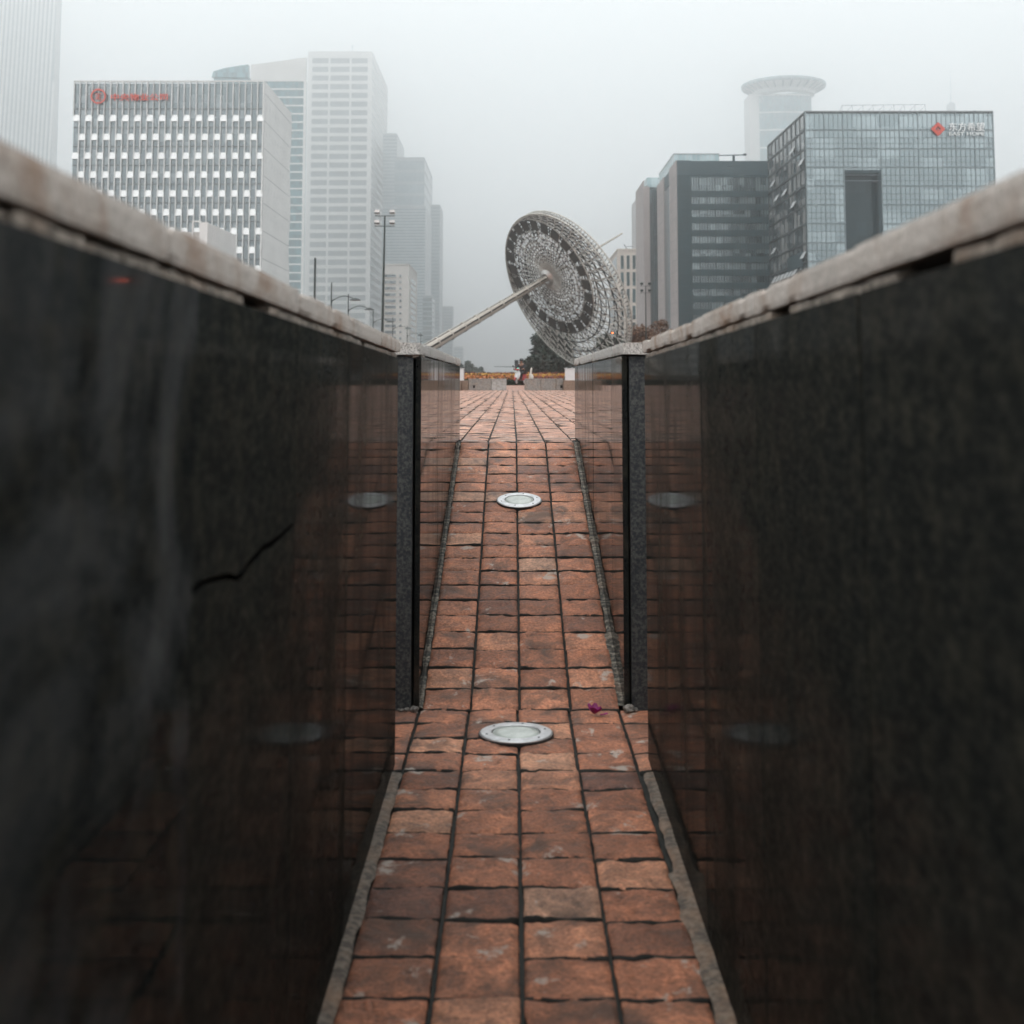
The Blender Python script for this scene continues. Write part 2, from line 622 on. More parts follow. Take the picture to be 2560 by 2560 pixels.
# ------------------------------------------------------------------ walls of the trench
def rough_slab(mb, fx0, fx1, y0, y1, fz0, fz1, step, amp, seed, chip=0.0):
    """box whose x and z limits are functions of y, gridded and worn"""
    ny = max(1, int((y1 - y0) / step))
    prof = []
    nx, nz = 4, 4
    for i in range(nx):
        prof.append((i / nx, 0))
    for i in range(nz):
        prof.append((1, i / nz))
    for i in range(nx):
        prof.append((1 - i / nx, 1))
    for i in range(nz):
        prof.append((0, 1 - i / nz))
    n = len(prof)
    vs, fs = [], []
    sv = Vector((seed * 3.7, seed * 1.3, 0))
    for j in range(ny + 1):
        y = y0 + (y1 - y0) * j / ny
        for a, c in prof:
            x = fx0(y) + (fx1(y) - fx0(y)) * a
            zz = fz0(y) + (fz1(y) - fz0(y)) * c
            q = noise.noise_vector(Vector((x, y, zz)) * 24 + sv) * amp + noise.noise_vector(Vector((x, y, zz)) * 70 + sv) * amp * 0.5
            edge = (a in (0, 1)) and (c in (0, 1))
            pv = Vector((x + q.x, y + (q.y if 0 < j < ny else 0), zz + q.z))
            if edge:
                t = max(0, noise.noise(Vector((x * 5, y * 16, zz * 5)) + sv) - 0.15) * chip * 2 + 0.0012
                pv.x += t if a == 0 else -t
                pv.z += t if c == 0 else -t
            vs.append(pv)
    for j in range(ny):
        for i in range(n):
            k = (i + 1) % n
            fs.append((j * n + i, j * n + k, (j + 1) * n + k, (j + 1) * n + i))
    fs.append(tuple(range(n))[::-1])
    fs.append(tuple(range(ny * n, ny * n + n)))
    mb.add(vs, fs)


def fix_normals(o):
    bm = bmesh.new()
    bm.from_mesh(o.data)
    bmesh.ops.recalc_face_normals(bm, faces=bm.faces)
    bm.to_mesh(o.data)
    bm.free()
    return o


def panel_box(mb, xf, depth, y0, y1, z0, z1f):
    """cladding panel whose face follows xf(y); depth is signed, away from the path"""
    n = 6
    vs, fs = [], []
    cuts = [y0, y0 + .002] + [y0 + (y1 - y0) * j / 5 for j in range(1, 5)] + [y1 - .002, y1]
    n = len(cuts) - 1
    for j in range(n + 1):
        y = cuts[j]
        c = 0.0015
        x = xf(y)
        s = 1 if depth > 0 else -1
        e = c if j in (0, n) else 0
        vs += [(x + s * e, y, z0), (x + s * e, y, z1f(y)), (x + depth, y, z1f(y)), (x + depth, y, z0)]
    for j in range(n):
        b = j * 4
        for i in range(4):
            k = (i + 1) % 4
            fs.append((b + i, b + k, b + 4 + k, b + 4 + i))
    fs += [(0, 1, 2, 3), (n * 4 + 3, n * 4 + 2, n * 4 + 1, n * 4)]
    mb.add(vs, fs)


def cope_top(y):
    return 1.139 - 0.0120 * (y - 0.8)


def near_wall(side, joints, cope_joints, label, y_end):
    X = Xl if side < 0 else Xr
    s = side
    root = thing('granite_wall', label, 'wall', (X(1.0) + s * 0.15, 1.0, 0))
    out = -0.62 if s < 0 else 0.69
    # backing masonry
    mb = MB()
    n = 8
    ys = [-3 + (y_end - 0.02 + 3) * i / n for i in range(n + 1)]
    for i in range(n):
        a, b = ys[i], ys[i + 1]
        xs = sorted((X(a) + s * 0.024, out))
        mb.add([(X(a) + s * .024, a, -.01), (X(b) + s * .024, b, -.01), (X(b) + s * .024, b, cope_top(b) - .052), (X(a) + s * .024, a, cope_top(a) - .052),
                (out, a, -.01), (out, b, -.01), (out, b, cope_top(b) - .052), (out, a, cope_top(a) - .052)],
               [(0, 1, 2, 3), (4, 7, 6, 5), (3, 2, 6, 7), (0, 4, 5, 1)] + ([(0, 3, 7, 4)] if i == 0 else []) + ([(1, 5, 6, 2)] if i == n - 1 else []))
    fix_normals(mb.build('backing', M_CORE, root))
    # polished panels
    js = [-3, -2.4, -1.8, -1.2, -0.6, 0.05] + joints + [y_end]
    for i in range(len(js) - 1):
        mb = MB()
        ga, gb = (.0055 if js[i] < 2 else .0028), (.0055 if js[i + 1] < 2 else .0028)
        a, b = js[i] + ga, js[i + 1] - gb
        jog = R.uniform(-0.0008, 0.0008)
        if s < 0 and i == 5:
            jog = 0.004
        xf = lambda y, j=jog: X(y) - s * j
        ztop = lambda y: cope_top(y) - 0.047
        mat = M_GRAN_C if a > 2.3 else (M_GRAN_D if a > 1.7 else M_GRAN_B)
        extra = {}
        if s < 0 and i == 5:
            mat = M_GRAN_S
            extra = {'label': 'dull panel with pale vertical lime streaks'}
        if s < 0 and i == 6:
            mat = M_GRAN_B
            extra = {'label': 'panel broken by a long jagged crack'}
            # this panel is broken: an upper and a lower piece with a jagged gap between
            cr = [(a, .803, .0042), (1.27, .8035, .0046), (1.33, .7985, .0046), (1.38, .793, .005), (1.42, .784, .0052), (1.455, .785, .0055), (1.48, .791, .006), (1.53, .7945, .0062), (1.57, .798, .006), (1.62, .7965, .006), (1.665, .7975, .0055), (1.71, .7995, .0045), (b, .803, .003)]
            for up in (0, 1):
                vs, fs, gs = [], [], []
                for yy, zz, w in cr:
                    x = xf(yy)
                    w = w * .62 + .0012 * noise.noise(Vector((yy * 40, up, 2)))
                    e = zz + (w if up else -w)
                    vs += [(x, yy, e), (x, yy, ztop(yy) if up else -.01), (x + s * .018, yy, ztop(yy) if up else -.01), (x + s * .018, yy, e)]
                for k in range(len(cr) - 1):
                    q = k * 4
                    for t in range(4):
                        w = (t + 1) % 4
                        (gs if t == 3 else fs).append((q + t, q + w, q + 4 + w, q + 4 + t))
                e = (len(cr) - 1) * 4
                fs += [(0, 1, 2, 3), (e + 3, e + 2, e + 1, e)]
                mb.add(vs, fs + gs)
                mb.m[-len(gs):] = [1] * len(gs)  # lips of the crack coloured black, the gap's shade put into colour
        else:
            panel_box(mb, xf, s * 0.018, a, b, -0.01, ztop)
        fix_normals(mb.build('cladding_panel', [mat, M_HOLE], root, **extra))
    if s < 0:
        # a pale broken edge low on the cracked panel
        mb = MB()
        pts = []
        for px, py in ((462, 1990), (466, 1945), (488, 1895), (533, 1850), (532, 1893), (502, 1925), (478, 1985)):
            zz = X(1.3) * F / (px - HX)
            pts.append(Vector((X(1.3) + .0006, zz + .04, 1 - (py - HY) * zz / F)))
        mb.slab(pts, .004, (-1, 0, 0))
        fix_normals(mb.build('broken_edge', M_MORTAR, root, label='pale triangular broken edge low on the cracked panel'))
    # end panel
    mb = MB()
    x0, x1 = sorted((X(y_end) + s * 0.02, out))
    mb.box(x0, x1, y_end - 0.018, y_end, -.01, cope_top(y_end) - .049)
    mb.build('end_panel', M_END, root)
    # mortar bed with gaps, and coping stones
    mb = MB()
    y = -3
    while y < y_end - 0.05:
        ln = R.uniform(0.03, 0.16)
        if not (s < 0 and (1.40 < y < 1.56 or 1.70 < y < 1.78)) and R.random() < 0.94:
            sd = R.uniform(0, 50)
            inset = R.uniform(0.000, 0.003)
            xa = lambda yy, q=inset: X(yy) + s * q
            xb = lambda yy: X(yy) + s * 0.05
            fx = (xa, xb) if s > 0 else (xb, xa)
            rough_slab(mb, fx[0], fx[1], y, min(y + ln, y_end - .03), lambda yy: cope_top(yy) - .0485 - R.uniform(0, .002), lambda yy: cope_top(yy) - .0362, 0.02, 0.0022, sd)
        y += ln
    fix_normals(mb.build('mortar_joint', M_MORTAR, root))
    cj = [-3, -2.4, -1.8, -1.2, -0.6, 0.0] + cope_joints + [y_end + 0.012]
    for i in range(len(cj) - 1):
        mb = MB()
        a, b = cj[i] + 0.0028, cj[i + 1] - 0.0028
        ov = 0.004 + R.uniform(-0.0015, 0.0015)
        xa = lambda yy, q=ov: X(yy) - s * q
        xb = lambda yy: out + s * 0.01
        fx = (xa, xb) if s > 0 else (xb, xa)
        dz = R.gauss(0, 0.0008)
        rough_slab(mb, fx[0], fx[1], a, b, lambda yy: cope_top(yy) - .0345 + dz, lambda yy: cope_top(yy) + dz, 0.02, 0.0007, i * 2.1 + s, chip=0.004)
        fix_normals(mb.build('coping_stone', M_COPE, root))
    return root


near_wall(-1, [1.215, 1.79, 2.377, 2.906], [0.52, 1.10, 1.79, 2.36, 2.95], 'left long dark polished granite wall with a jagged crack and pale stone coping', 3.445)
near_wall(1, [0.68, 1.262, 1.82, 2.39, 2.93], [0.60, 1.262, 1.80, 2.34, 2.86], 'right long dark polished granite wall without a crack, rust stained pale coping', 3.49)


def far_wall(side, xin, gap, joints, label):
    s = side
    out = -0.62 if s < 0 else 0.69
    y0, y1 = 4.0, 7.055
    X = lambda y: xin
    root = thing('granite_wall', label, 'wall', (xin + s * 0.15, 5.5, 0))
    mb = MB()
    x0, x1 = sorted((xin + s * (gap + 0.004), out))
    mb.box(x0, x1, y0 + 0.024, y1 - 0.02, -.01, 1.068)
    mb.build('backing', M_CORE, root)
    mb = MB()
    x0, x1 = sorted((xin + s * gap, out))
    mb.box(x0, x1, y0, y0 + 0.02, -.01, 1.0765)
    mb.build('end_panel', M_END, root, bevel=0.0015)
    mb = MB()
    x0, x1 = sorted((xin + s * 0.002, out))
    mb.box(x0, x1, y1 - 0.018, y1, PLZ - .03, 1.0745)
    mb.build('end_panel', M_END, root)
    js = [y0 + 0.022] + joints + [y1 - 0.02]
    for i in range(len(js) - 1):
        mb = MB()
        jog = R.uniform(-0.0006, 0.0006)
        panel_box(mb, lambda y, j=jog: xin - s * j, s * 0.017, js[i] + .002, js[i + 1] - .002, -.01, lambda y: 1.0755)
        fix_normals(mb.build('cladding_panel', M_GRAN, root))
    mb = MB()
    y = y0
    while y < y1 - 0.04:
        ln = R.uniform(0.03, 0.2)
        if R.random() < 0.35:
            xa = lambda yy, q=R.uniform(0.001, 0.007): xin + s * q
            xb = lambda yy: xin + s * 0.05
            fx = (xa, xb) if s > 0 else (xb, xa)
            rough_slab(mb, fx[0], fx[1], y, min(y + ln, y1), lambda yy: 1.0745 - R.uniform(0, .003), lambda yy: 1.081, 0.02, 0.002, R.uniform(0, 50))
        y += ln
    x0, x1 = sorted((xin + s * 0.07, out))
    mb.box(x0, x1, y0 + .03, y0 + .06, 1.0685, 1.079)
    fix_normals(mb.build('mortar_joint', M_MORTAR, root))
    cj = [y0 - 0.014] + [j + R.uniform(-.03, .03) for j in joints] + [y1 + 0.012]
    for i in range(len(cj) - 1):
        mb = MB()
        xa = lambda yy, q=R.uniform(0, .003): xin - s * q
        xb = lambda yy: out + s * 0.008
        fx = (xa, xb) if s > 0 else (xb, xa)
        last = i == len(cj) - 2
        rough_slab(mb, fx[0], fx[1], cj[i] + .0012, cj[i + 1] - .0012, lambda yy: 1.080, lambda yy: 1.1185, 0.02, 0.0006 if not last else 0.003, i + 4 * s + 9, chip=0.003 if not last else 0.03)
        fix_normals(mb.build('coping_stone', M_COPE2, root))


far_wall(-1, -0.286, 0.0235, [4.45, 4.96, 5.47, 6.02, 6.49], 'short dark granite wall left of the sloping path, below the sundial pole')
far_wall(1, 0.345, 0.022, [4.45, 5.02, 5.47, 6.0, 6.45], 'short dark granite wall right of the sloping path, speckled coping below the sundial disc')


# cement fillets along the foot of the walls
def fillet(fr, xa, xb, v0, v1, h, seed, wob, lump=1.0):
    n = int((v1 - v0) / 0.012)
    mb = MB()
    vs, fs = [], []
    for j in range(n + 1):
        y = v0 + (v1 - v0) * j / n
        a, b = xa(y), xb(y)
        s = 1 if b > a else -1
        w = noise.fractal(Vector((seed, y * 9, 0)), 1, 2, 4)
        b2 = b + s * wob * w
        hh = h * (0.8 + 0.7 * noise.noise(Vector((seed + 5, y * 14, 0))))
        for t in (0, 0.25, 0.5, 0.75, 1.0):
            q = noise.noise(Vector((t * 3 + seed, y * 60, 2))) * 0.0045 * lump
            vs.append(fr(a + (b2 - a) * t, y, .001 + (hh + q * .5) * (1 - t ** 2) - (0.0035 if t == 1 else 0)))
    for j in range(n):
        for t in range(4):
            k = j * 5 + t
            fs.append((k, k + 1, k + 6, k + 5))
    mb.add(vs, fs)
    return mb


def join(mbs):
    r = MB()
    for m in mbs:
        r.add(m.v, m.f)
    return r


fl2 = join([
    fillet(lambda u, v, h: rampf(u, v, h - .006), lambda y: -0.288, lambda y: -0.2745, 0.02, L, 0.0, 15.0, 0.006, 0.0),
    fillet(lambda u, v, h: rampf(u, v, h - .005), lambda y: 0.347, lambda y: 0.330 if y > 0.55 else 0.316, 0.03, L, 0.0, 22.0, 0.008, 0.0)])
fl2.build('ramp_mortar_strip', M_FILLET2, own_origin=False, smooth=True, kind='structure')
fl = join([
    fillet(flat(0), lambda y: Xl(y) - 0.002, lambda y: -0.2800, -2.9, 3.36, 0.004, 1.0, 0.006),
    fillet(flat(0), lambda y: Xr(y) + 0.002, lambda y: 0.320 + (0.014 if y > 2.7 else 0), -2.9, 3.36, 0.004, 8.0, 0.008)])
o = fl.build('mortar_strip', M_FILLET, own_origin=False, smooth=True, kind='structure')


# ------------------------------------------------------------------ in-ground lights
def glass_lens(name):
    m, nt, b = new_mat(name)
    v = coords(nt)
    n = tex(nt, v, 60, 5, 0.7)
    n2 = tex(nt, v, 14, 4, 0.6)
    c = mixc(nt, 0.6, ramp(nt, n, [(0.3, (0.30, 0.34, 0.31)), (0.7, (0.56, 0.60, 0.57))]), ramp(nt, n2, [(0.3, (0.32, 0.36, 0.33)), (0.7, (0.6, 0.63, 0.6))]))
    nt.links.new(c, b.inputs['Base Color'])
    b.inputs['Roughness'].default_value = 0.28
    return m


M_LENS = glass_lens('frosted_lens')


def uplight(name, label, loc, tilt, D):
    root = thing('ground_light', label, 'ground light', (0, 0, 0), 'round lights set in the path')
    r = D / 2
    mb = MB()
    mb.lathe([(r + .003, -.02), (r + .003, .003), (r - .002, .0045)], n=48)
    mb.build('shadow_ring', M_RIMDK, root, smooth=False)  # black ring round the bezel, its thin shadow put into the colour
    mb = MB()
    ri = r * 0.655
    mb.lathe([(r, .002), (r, .0060), (r - .004, .0080), (ri + .003, .0090), (ri, .0075), (ri, .002)], n=64)
    bz = mb.build('bezel', M_STEEL, root, smooth=False)
    for k in range(6):
        t = k * pi / 3 + 0.3
        mb = MB()
        mb.lathe([(0.0, .0096), (0.003, .0096), (0.0036, .0085), (0.0036, .006)], c=(cos(t) * r * .83, sin(t) * r * .83, 0), n=10)
        mb.build('screw', M_RIMDK, bz)
    mb = MB()
    mb.lathe([(ri - .0018, .001), (ri - .0018, .0066), (ri * .7, .0074), (0.0, .0076)], n=48)
    mb.build('lens', M_LENS, root, smooth=True)
    root.location = loc
    root.rotation_euler = (tilt, 0, 0)
    return root


uplight('ground_light', 'round steel rimmed light on the level path in front of the ramp', (0.0115, 3.715, 0.001), 0, 0.208)
v_ = (5.905 - RAMP_Y) / cos(PHI)
uplight('ground_light', 'round steel rimmed light set halfway up the sloping path', tuple(rampf(0.033, v_, 0.001)), PHI, 0.204)

# ------------------------------------------------------------------ fallen flower, pebbles
M_PETAL = plain('magenta_petal', (0.22, 0.008, 0.12), 0.5, 0, 0.4, 60)
M_PEB = granite_flamed('pebble_stone', (0.05, 0.045, 0.04), (0.20, 0.18, 0.16), 80, 0.5)


def petal(mb, c, d, up, ln, w, curl):
    c, d, up = Vector(c), Vector(d).normalized(), Vector(up).normalized()
    sd = d.cross(up).normalized()
    n, k = 6, 4
    vs, fs = [], []
    for j in range(n + 1):
        t = j / n
        ww = w * sin(pi * (0.08 + 0.86 * t)) ** 0.8
        for i in range(k + 1):
            a = -1 + 2 * i / k
            q = c + d * (ln * t) + sd * (a * ww) + up * (curl * t * t + 0.35 * w * a * a + 0.12 * w * sin(t * 9 + a * 4))
            vs.append(q)
    for j in range(n):
        for i in range(k):
            b = j * (k + 1) + i
            fs.append((b, b + 1, b + k + 2, b + k + 1))
    mb.add(vs, fs)


root = thing('flower', 'crumpled magenta flower lying on the red path right of the light', 'flower', (0.246, 3.92, 0.004))
for k in range(6):
    t = k * 1.05 + 0.3
    mb = MB()
    el = R.uniform(0.15, 1.0)
    petal(mb, (0.246 + .003 * cos(t), 3.915 + .003 * sin(t), 0.008), (cos(t), sin(t), el), (-cos(t) * el, -sin(t) * el, 1), R.uniform(.022, .034), .0105, .006)
    o = mb.build('petal', M_PETAL, root, smooth=True)
mb = MB()
petal(mb, (0.262, 3.905, 0.006), (1, -.25, .1), (0, 0, 1), .026, .008, .003)
mb.build('petal', M_PETAL, root, smooth=True)


def stone(px, py, r, label, sq=(1, 1, .75)):
    mb = MB()
    bm = bmesh.new()
    bmesh.ops.create_icosphere(bm, subdivisions=3, radius=1)
    sd = Vector((px * 31, py * 17, 4))
    vs = []
    for q in bm.verts:
        k = 1 + 0.35 * noise.noise(q.co * 1.6 + sd) + 0.12 * noise.noise(q.co * 5 + sd)
        vs.append(Vector((px + q.co.x * r * sq[0] * k, py + q.co.y * r * sq[1] * k, r * sq[2] * (0.75 + q.co.z * k))))
    bm.verts.index_update()
    mb.add(vs, [[q.index for q in f.verts] for f in bm.faces])
    bm.free()
    return mb.build('pebble', M_PEB, smooth=True, label=label, category='pebble', group='loose stones at the wall ends')


stone(0.353, 3.965, 0.017, 'lump of grey stone at the foot of the right wall end')
stone(0.374, 3.972, 0.009, 'small grey chip beside the stone at the right wall end')
stone(-0.296, 3.968, 0.013, 'larger grey stone at the foot of the left wall end')
stone(-0.318, 3.972, 0.009, 'smaller grey stone at the foot of the left wall end')
stone(-0.338, 3.975, 0.007, 'tiny pale stone farthest left at the left wall end', (1.4, 1, .6))

# ------------------------------------------------------------------ seat walls and box posts on the plaza
M_CONC = granite_flamed('grey_granite_block', (0.16, 0.15, 0.14), (0.27, 0.25, 0.235), 30, 0.5, 0.35)
M_CONCP = granite_flamed('pale_patched_block', (0.26, 0.25, 0.24), (0.38, 0.37, 0.36), 12, 0.5, 0.2)
M_BROWN = granite_flamed('brown_granite_block', (0.14, 0.095, 0.07), (0.24, 0.17, 0.13), 30, 0.5, 0.3)
YS = 42.0


def seat_wall(label, cuts, hole_px):
    x0, x1 = at(cuts[0][0], 960, YS).x, at(cuts[-1][1], 960, YS).x
    root = thing('seat_wall', label, 'seat wall', ((x0 + x1) / 2, YS + .25, PLZ), 'low stone seat walls on the plaza')
    for a, b, m, z1, dy in cuts:
        mb = MB()
        mb.box(at(a, 960, YS).x + .004, at(b, 960, YS).x - .004, YS + dy, YS + .5, PLZ - .01, z1)
        mb.build('stone_block', m, root, bevel=0.008)
        mb = MB()
        if z1 > 1.03:
            mb.box(at(a, 960, YS).x + .002, at(b, 960, YS).x - .002, YS - .015 + dy, YS + .5, z1 + .002, z1 + .022)
            mb.build('top_slab', M_CONCP, root, bevel=0.004)
    for hx in hole_px:
        p = at(hx, 966.5, YS)
        mb = MB()
        mb.box(p.x - .035, p.x + .035, YS - .004, YS + .01, p.z - .045, p.z + .045)
        mb.build('drain_hole', M_HOLE, root)
    return root


seat_wall('grey stone seat wall left of the gap, with a pale patch and brown end block', [(1110, 1153, M_BROWN, 1.0, -.3), (1153, 1171, M_BROWN, 1.0, -.05), (1171, 1229, M_CONC, 1.035, 0), (1229, 1266.5, M_CONCP, 1.035, 0)], [1185])
seat_wall('grey stone seat wall right of the gap, with a brown end block', [(1311, 1352, M_CONC, 1.035, 0), (1352, 1390, M_CONC, 1.035, .003), (1390, 1408, M_CONC, 1.035, 0), (1408, 1500, M_BROWN, 1.005, -.35)], [1403.5])

M_WPOST = plain('white_painted_concrete', (0.56, 0.56, 0.57), 0.6, 0, 0.08, 3)


def box_post(x0, x1, y0, label):
    Y = 46.0
    a, b = at(x0, 930, Y).x, at(x1, 930, Y).x
    root = thing('box_post', label, 'post', ((a + b) / 2, Y + .2, PLZ), 'white box posts behind the seat walls')
    mb = MB()
    mb.box(a, b, Y, Y + .5, PLZ, zat(y0, Y) - .03)
    mb.build('shaft', M_WPOST, root, bevel=.01)
    mb = MB()
    mb.box(a - .015, b + .015, Y - .015, Y + .515, zat(y0, Y) - .028, zat(y0, Y))
    mb.build('cap', M_WPOST, root, bevel=.006)


box_post(1413.5, 1441, 920.5, 'white square box post behind the right seat wall')
box_post(1130, 1159, 921, 'white square box post behind the left seat wall')

# white bag standing on the right seat wall
root = thing('plastic_bag', 'white plastic bag with a tall twisted top on the right seat wall', 'bag', (at(1328, 948, YS).x, YS + .1, 1.059))
M_BAG = plain('thin_white_plastic', (0.52, 0.48, 0.44), 0.45, 0, 0.12, 14)
bx = at(1328, 948, YS).x


def blob(mb, prof, c, seed, amp, n=14, lean=(0, 0)):
    vs, fs = [], []
    for j, (r, z) in enumerate(prof):
        for i in range(n):
            t = 2 * pi * i / n
            k = 1 + amp * noise.noise(Vector((cos(t) * 1.7 + seed, sin(t) * 1.7, z * 14)))
            vs.append((c[0] + r * k * cos(t) + lean[0] * z, c[1] + r * k * .8 * sin(t) + lean[1] * z, c[2] + z))
    for j in range(len(prof) - 1):
        for i in range(n):
            k = (i + 1) % n
            fs.append((j * n + i, j * n + k, (j + 1) * n + k, (j + 1) * n + i))
    fs.append(tuple(range(n))[::-1])
    fs.append(tuple(range((len(prof) - 1) * n, len(prof) * n)))
    mb.add(vs, fs)


mb = MB()
blob(mb, [(.075, 0), (.085, .03), (.08, .06), (.06, .10), (.05, .13), (.03, .15)], (bx, YS + .15, 1.058), 3, .5)
mb.build('bag_body', M_BAG, root, smooth=True)
mb = MB()
blob(mb, [(.035, .06), (.04, .12), (.036, .18), (.03, .25), (.03, .31), (.014, .36)], (bx - .035, YS + .12, 1.058), 9, .5, lean=(.12, 0))
mb.build('twisted_top', M_BAG, root, smooth=True)

# ------------------------------------------------------------------ hedge, flower bed
M_LEAF = plain('dark_evergreen_leaf', (0.011, 0.024, 0.015), 0.6, 0, 0.55, 0.9)
M_LEAF2 = plain('mid_green_leaf', (0.026, 0.044, 0.026), 0.6, 0, 0.5, 0.9)
M_LEAF3 = plain('autumn_orange_leaf', (0.11, 0.045, 0.016), 0.6, 0, 0.5, 0.9)
M_BARK = plain('dark_bark', (0.045, 0.036, 0.028), 0.9, 0, 0.3, 8)
M_SOIL = plain('dark_soil', (0.03, 0.024, 0.018), 0.95, 0, 0.3, 3)
M_FO = plain('orange_petal', (0.36, 0.115, 0.022), 0.55, 0, 0.3, 4)
M_FY = plain('yellow_petal', (0.46, 0.25, 0.035), 0.55, 0, 0.25, 4)
M_FR = plain('red_petal', (0.15, 0.026, 0.018), 0.55, 0, 0.35, 4)


def leaf(mb, c, s, rnd, mi=0):
    a = Vector((rnd.gauss(0, 1), rnd.gauss(0, 1), rnd.gauss(0, 1))).normalized()
    b = a.orthogonal().normalized()
    q = Matrix.Rotation(rnd.uniform(0, 6.28), 3, a)
    b = q @ b
    d = a.cross(b)
    c = Vector(c)
    mb.add([c - b * s, c - d * s * .55, c + b * s, c + d * s * .55], [(0, 1, 2, 3)], mi)


rl = random.Random(3)
YB0, YB1 = 86.0, 104.0
mb = MB()
mb.add([(-30, YB0, PLZ - .02), (30, YB0, PLZ - .02), (30, YB1, PLZ - .02), (-30, YB1, PLZ - .02), (-30, YB0 + .2, 1.02), (30, YB0 + .2, 1.02), (30, YB1, 1.42), (-30, YB1, 1.42)],
       [(0, 1, 5, 4), (4, 5, 6, 7), (1, 2, 6, 5), (2, 3, 7, 6), (3, 0, 4, 7)])
mb.build('flower_bed_soil', M_SOIL, kind='structure')
mb = MB()
for i in range(15000):
    y = YB0 + .1 + (YB1 - YB0) * rl.random() ** 1.3
    w = 0.055 * y + 2.5
    x = rl.uniform(-w, w + 1)
    t = (y - YB0) / (YB1 - YB0)
    wv = 0.07 * math.sin(x * 0.7) + rl.gauss(0, .05)
    r = t + wv
    mi = 2 if r > 0.66 else (1 if r > 0.34 else (0 if r > 0.14 else (0 if x < 1.2 else 2)))
    if rl.random() < 0.14:
        mi = rl.choice([0, 1, 2])
    if rl.random() < 0.12:
        mi = 3
    leaf(mb, (x, y, 1.05 + .40 * t + rl.uniform(0, .2)), rl.uniform(.07, .13), rl, mi)
mb.build('flower_bed', [M_FO, M_FY, M_FR, M_LEAF2], kind='stuff', label='orange, yellow and red bedding flowers in bands behind the seat walls')
root = thing('hedge', 'low dark clipped hedge in front of the orange flower bed', 'hedge', (0, YB0 - .45, PLZ))
mb = MB()
mb.box(-9, 9, YB0 - .75, YB0 - .12, PLZ - .01, 0.98)
mb.build('hedge_core', plain('hedge_core_green', (0.012, 0.02, 0.012), .9), root)  # the hedge's own dark green
mb = MB()
for i in range(9000):
    x = rl.uniform(-9, 9)
    if rl.random() < 0.7:
        p_ = (x, YB0 - .78 + rl.uniform(-.05, .05), rl.uniform(PLZ, 1.02))
    else:
        p_ = (x, rl.uniform(YB0 - .78, YB0 - .1), 1.0 + rl.uniform(-.03, .06))
    leaf(mb, p_, rl.uniform(.04, .08), rl)
mb.build('foliage', M_LEAF, root)


# ------------------------------------------------------------------ trees
def tree(label, X, Y, h, rw, mat, seed, clumps=16, leaves=2600, size=.32, low=.25, group='trees behind the flower bed', name='broadleaf_tree', rd=None):
    rn = random.Random(seed)
    root = thing(name, label, 'tree', (X, Y, PLZ - .02), group)
    mb = MB()
    top = Vector((X + rn.uniform(-.3, .3), Y, PLZ + h * .62))
    base = Vector((X, Y, PLZ - .05))
    tr = .035 * h
    mid = base.lerp(top, .5) + Vector((rn.uniform(-.25, .25), 0, 0))
    mb.path([base, mid, top], [tr, tr * .75, tr * .35], 8)
    zc = PLZ + h * (low + (1 - low) / 2)
    hz = h * (1 - low) / 2
    rd = rd or rw
    cl = []
    for k in range(clumps):
        while True:
            q = Vector((rn.uniform(-1, 1), rn.uniform(-1, 1), rn.uniform(-1, 1)))
            if .25 < q.length < 1:
                break
        cc = Vector((X + q.x * rw * .72, Y + q.y * rd * .72, zc + q.z * hz * .76))
        cl.append((cc, rn.uniform(.30, .5) * min(rw, hz * 1.2)))
    for cc, r in cl[:9]:
        st = base.lerp(top, rn.uniform(.5, .95))
        mb.path([st, st.lerp(cc, .55) + Vector((0, 0, .2)), cc], [tr * .4, tr * .25, tr * .1], 5)
    mb.build('trunk', M_BARK, root)
    mb = MB()
    for i in range(leaves):
        cc, r = rn.choice(cl)
        d = Vector((rn.gauss(0, 1), rn.gauss(0, 1), rn.gauss(0, 1))).normalized()
        p_ = cc + d * (r * rn.random() ** .4)
        leaf(mb, p_, rn.uniform(.6, 1.3) * size, rn)
    mb.build('crown', mat, root)
    return root


def tree_px(label, px, py_top, Y, wpx, mat, seed, **k):
    p = at(px, py_top, Y)
    return tree(label, p.x, Y, (p.z - PLZ) * 1.22, wpx * Y / F / 2 * 1.15, mat, seed, **k)


tree_px('tallest dense dark green tree, rising straight behind the sundial disc', 1398, 822, 205, 92, M_LEAF, 1, leaves=5200, clumps=26, low=.04)
tree_px('lower dark green tree sloping down left behind the rider', 1358, 848, 200, 84, M_LEAF, 2, leaves=3600, clumps=20, low=.03)
tree_px('small dark shrubby tree at the left end of the dark tree group', 1322, 893, 196, 56, M_LEAF, 3, leaves=2200, clumps=12, low=.03)
tree_px('dark green tree at the right of the group behind the disc edge', 3050, 845, 208, 80, M_LEAF, 4, leaves=4600, clumps=24, low=.04)
tree_px('dark green tree behind the lower right rim of the disc', 1520, 848, 214, 90, M_LEAF2, 5, leaves=4000, clumps=22, low=.04)
tree_px('russet autumn tree beside the disc rim above the right wall', 1590, 818, 180, 78, M_LEAF3, 6, leaves=4600, clumps=26, low=.02, size=.24)
tree_px('wider russet autumn tree partly hidden by the right wall', 1650, 822, 186, 84, M_LEAF3, 7, leaves=4600, clumps=26, low=.02, size=.24)
tree_px('hazy rounded green tree far down the avenue, left of the gap', 1172, 909, 420, 34, M_LEAF2, 8, leaves=2200, clumps=14, low=.05, size=.5, group='distant trees along the avenue')
tree_px('low hazy tree beside the rounded far tree', 1198, 917, 440, 26, M_LEAF2, 9, leaves=1500, clumps=10, low=.05, size=.5, group='distant trees along the avenue')
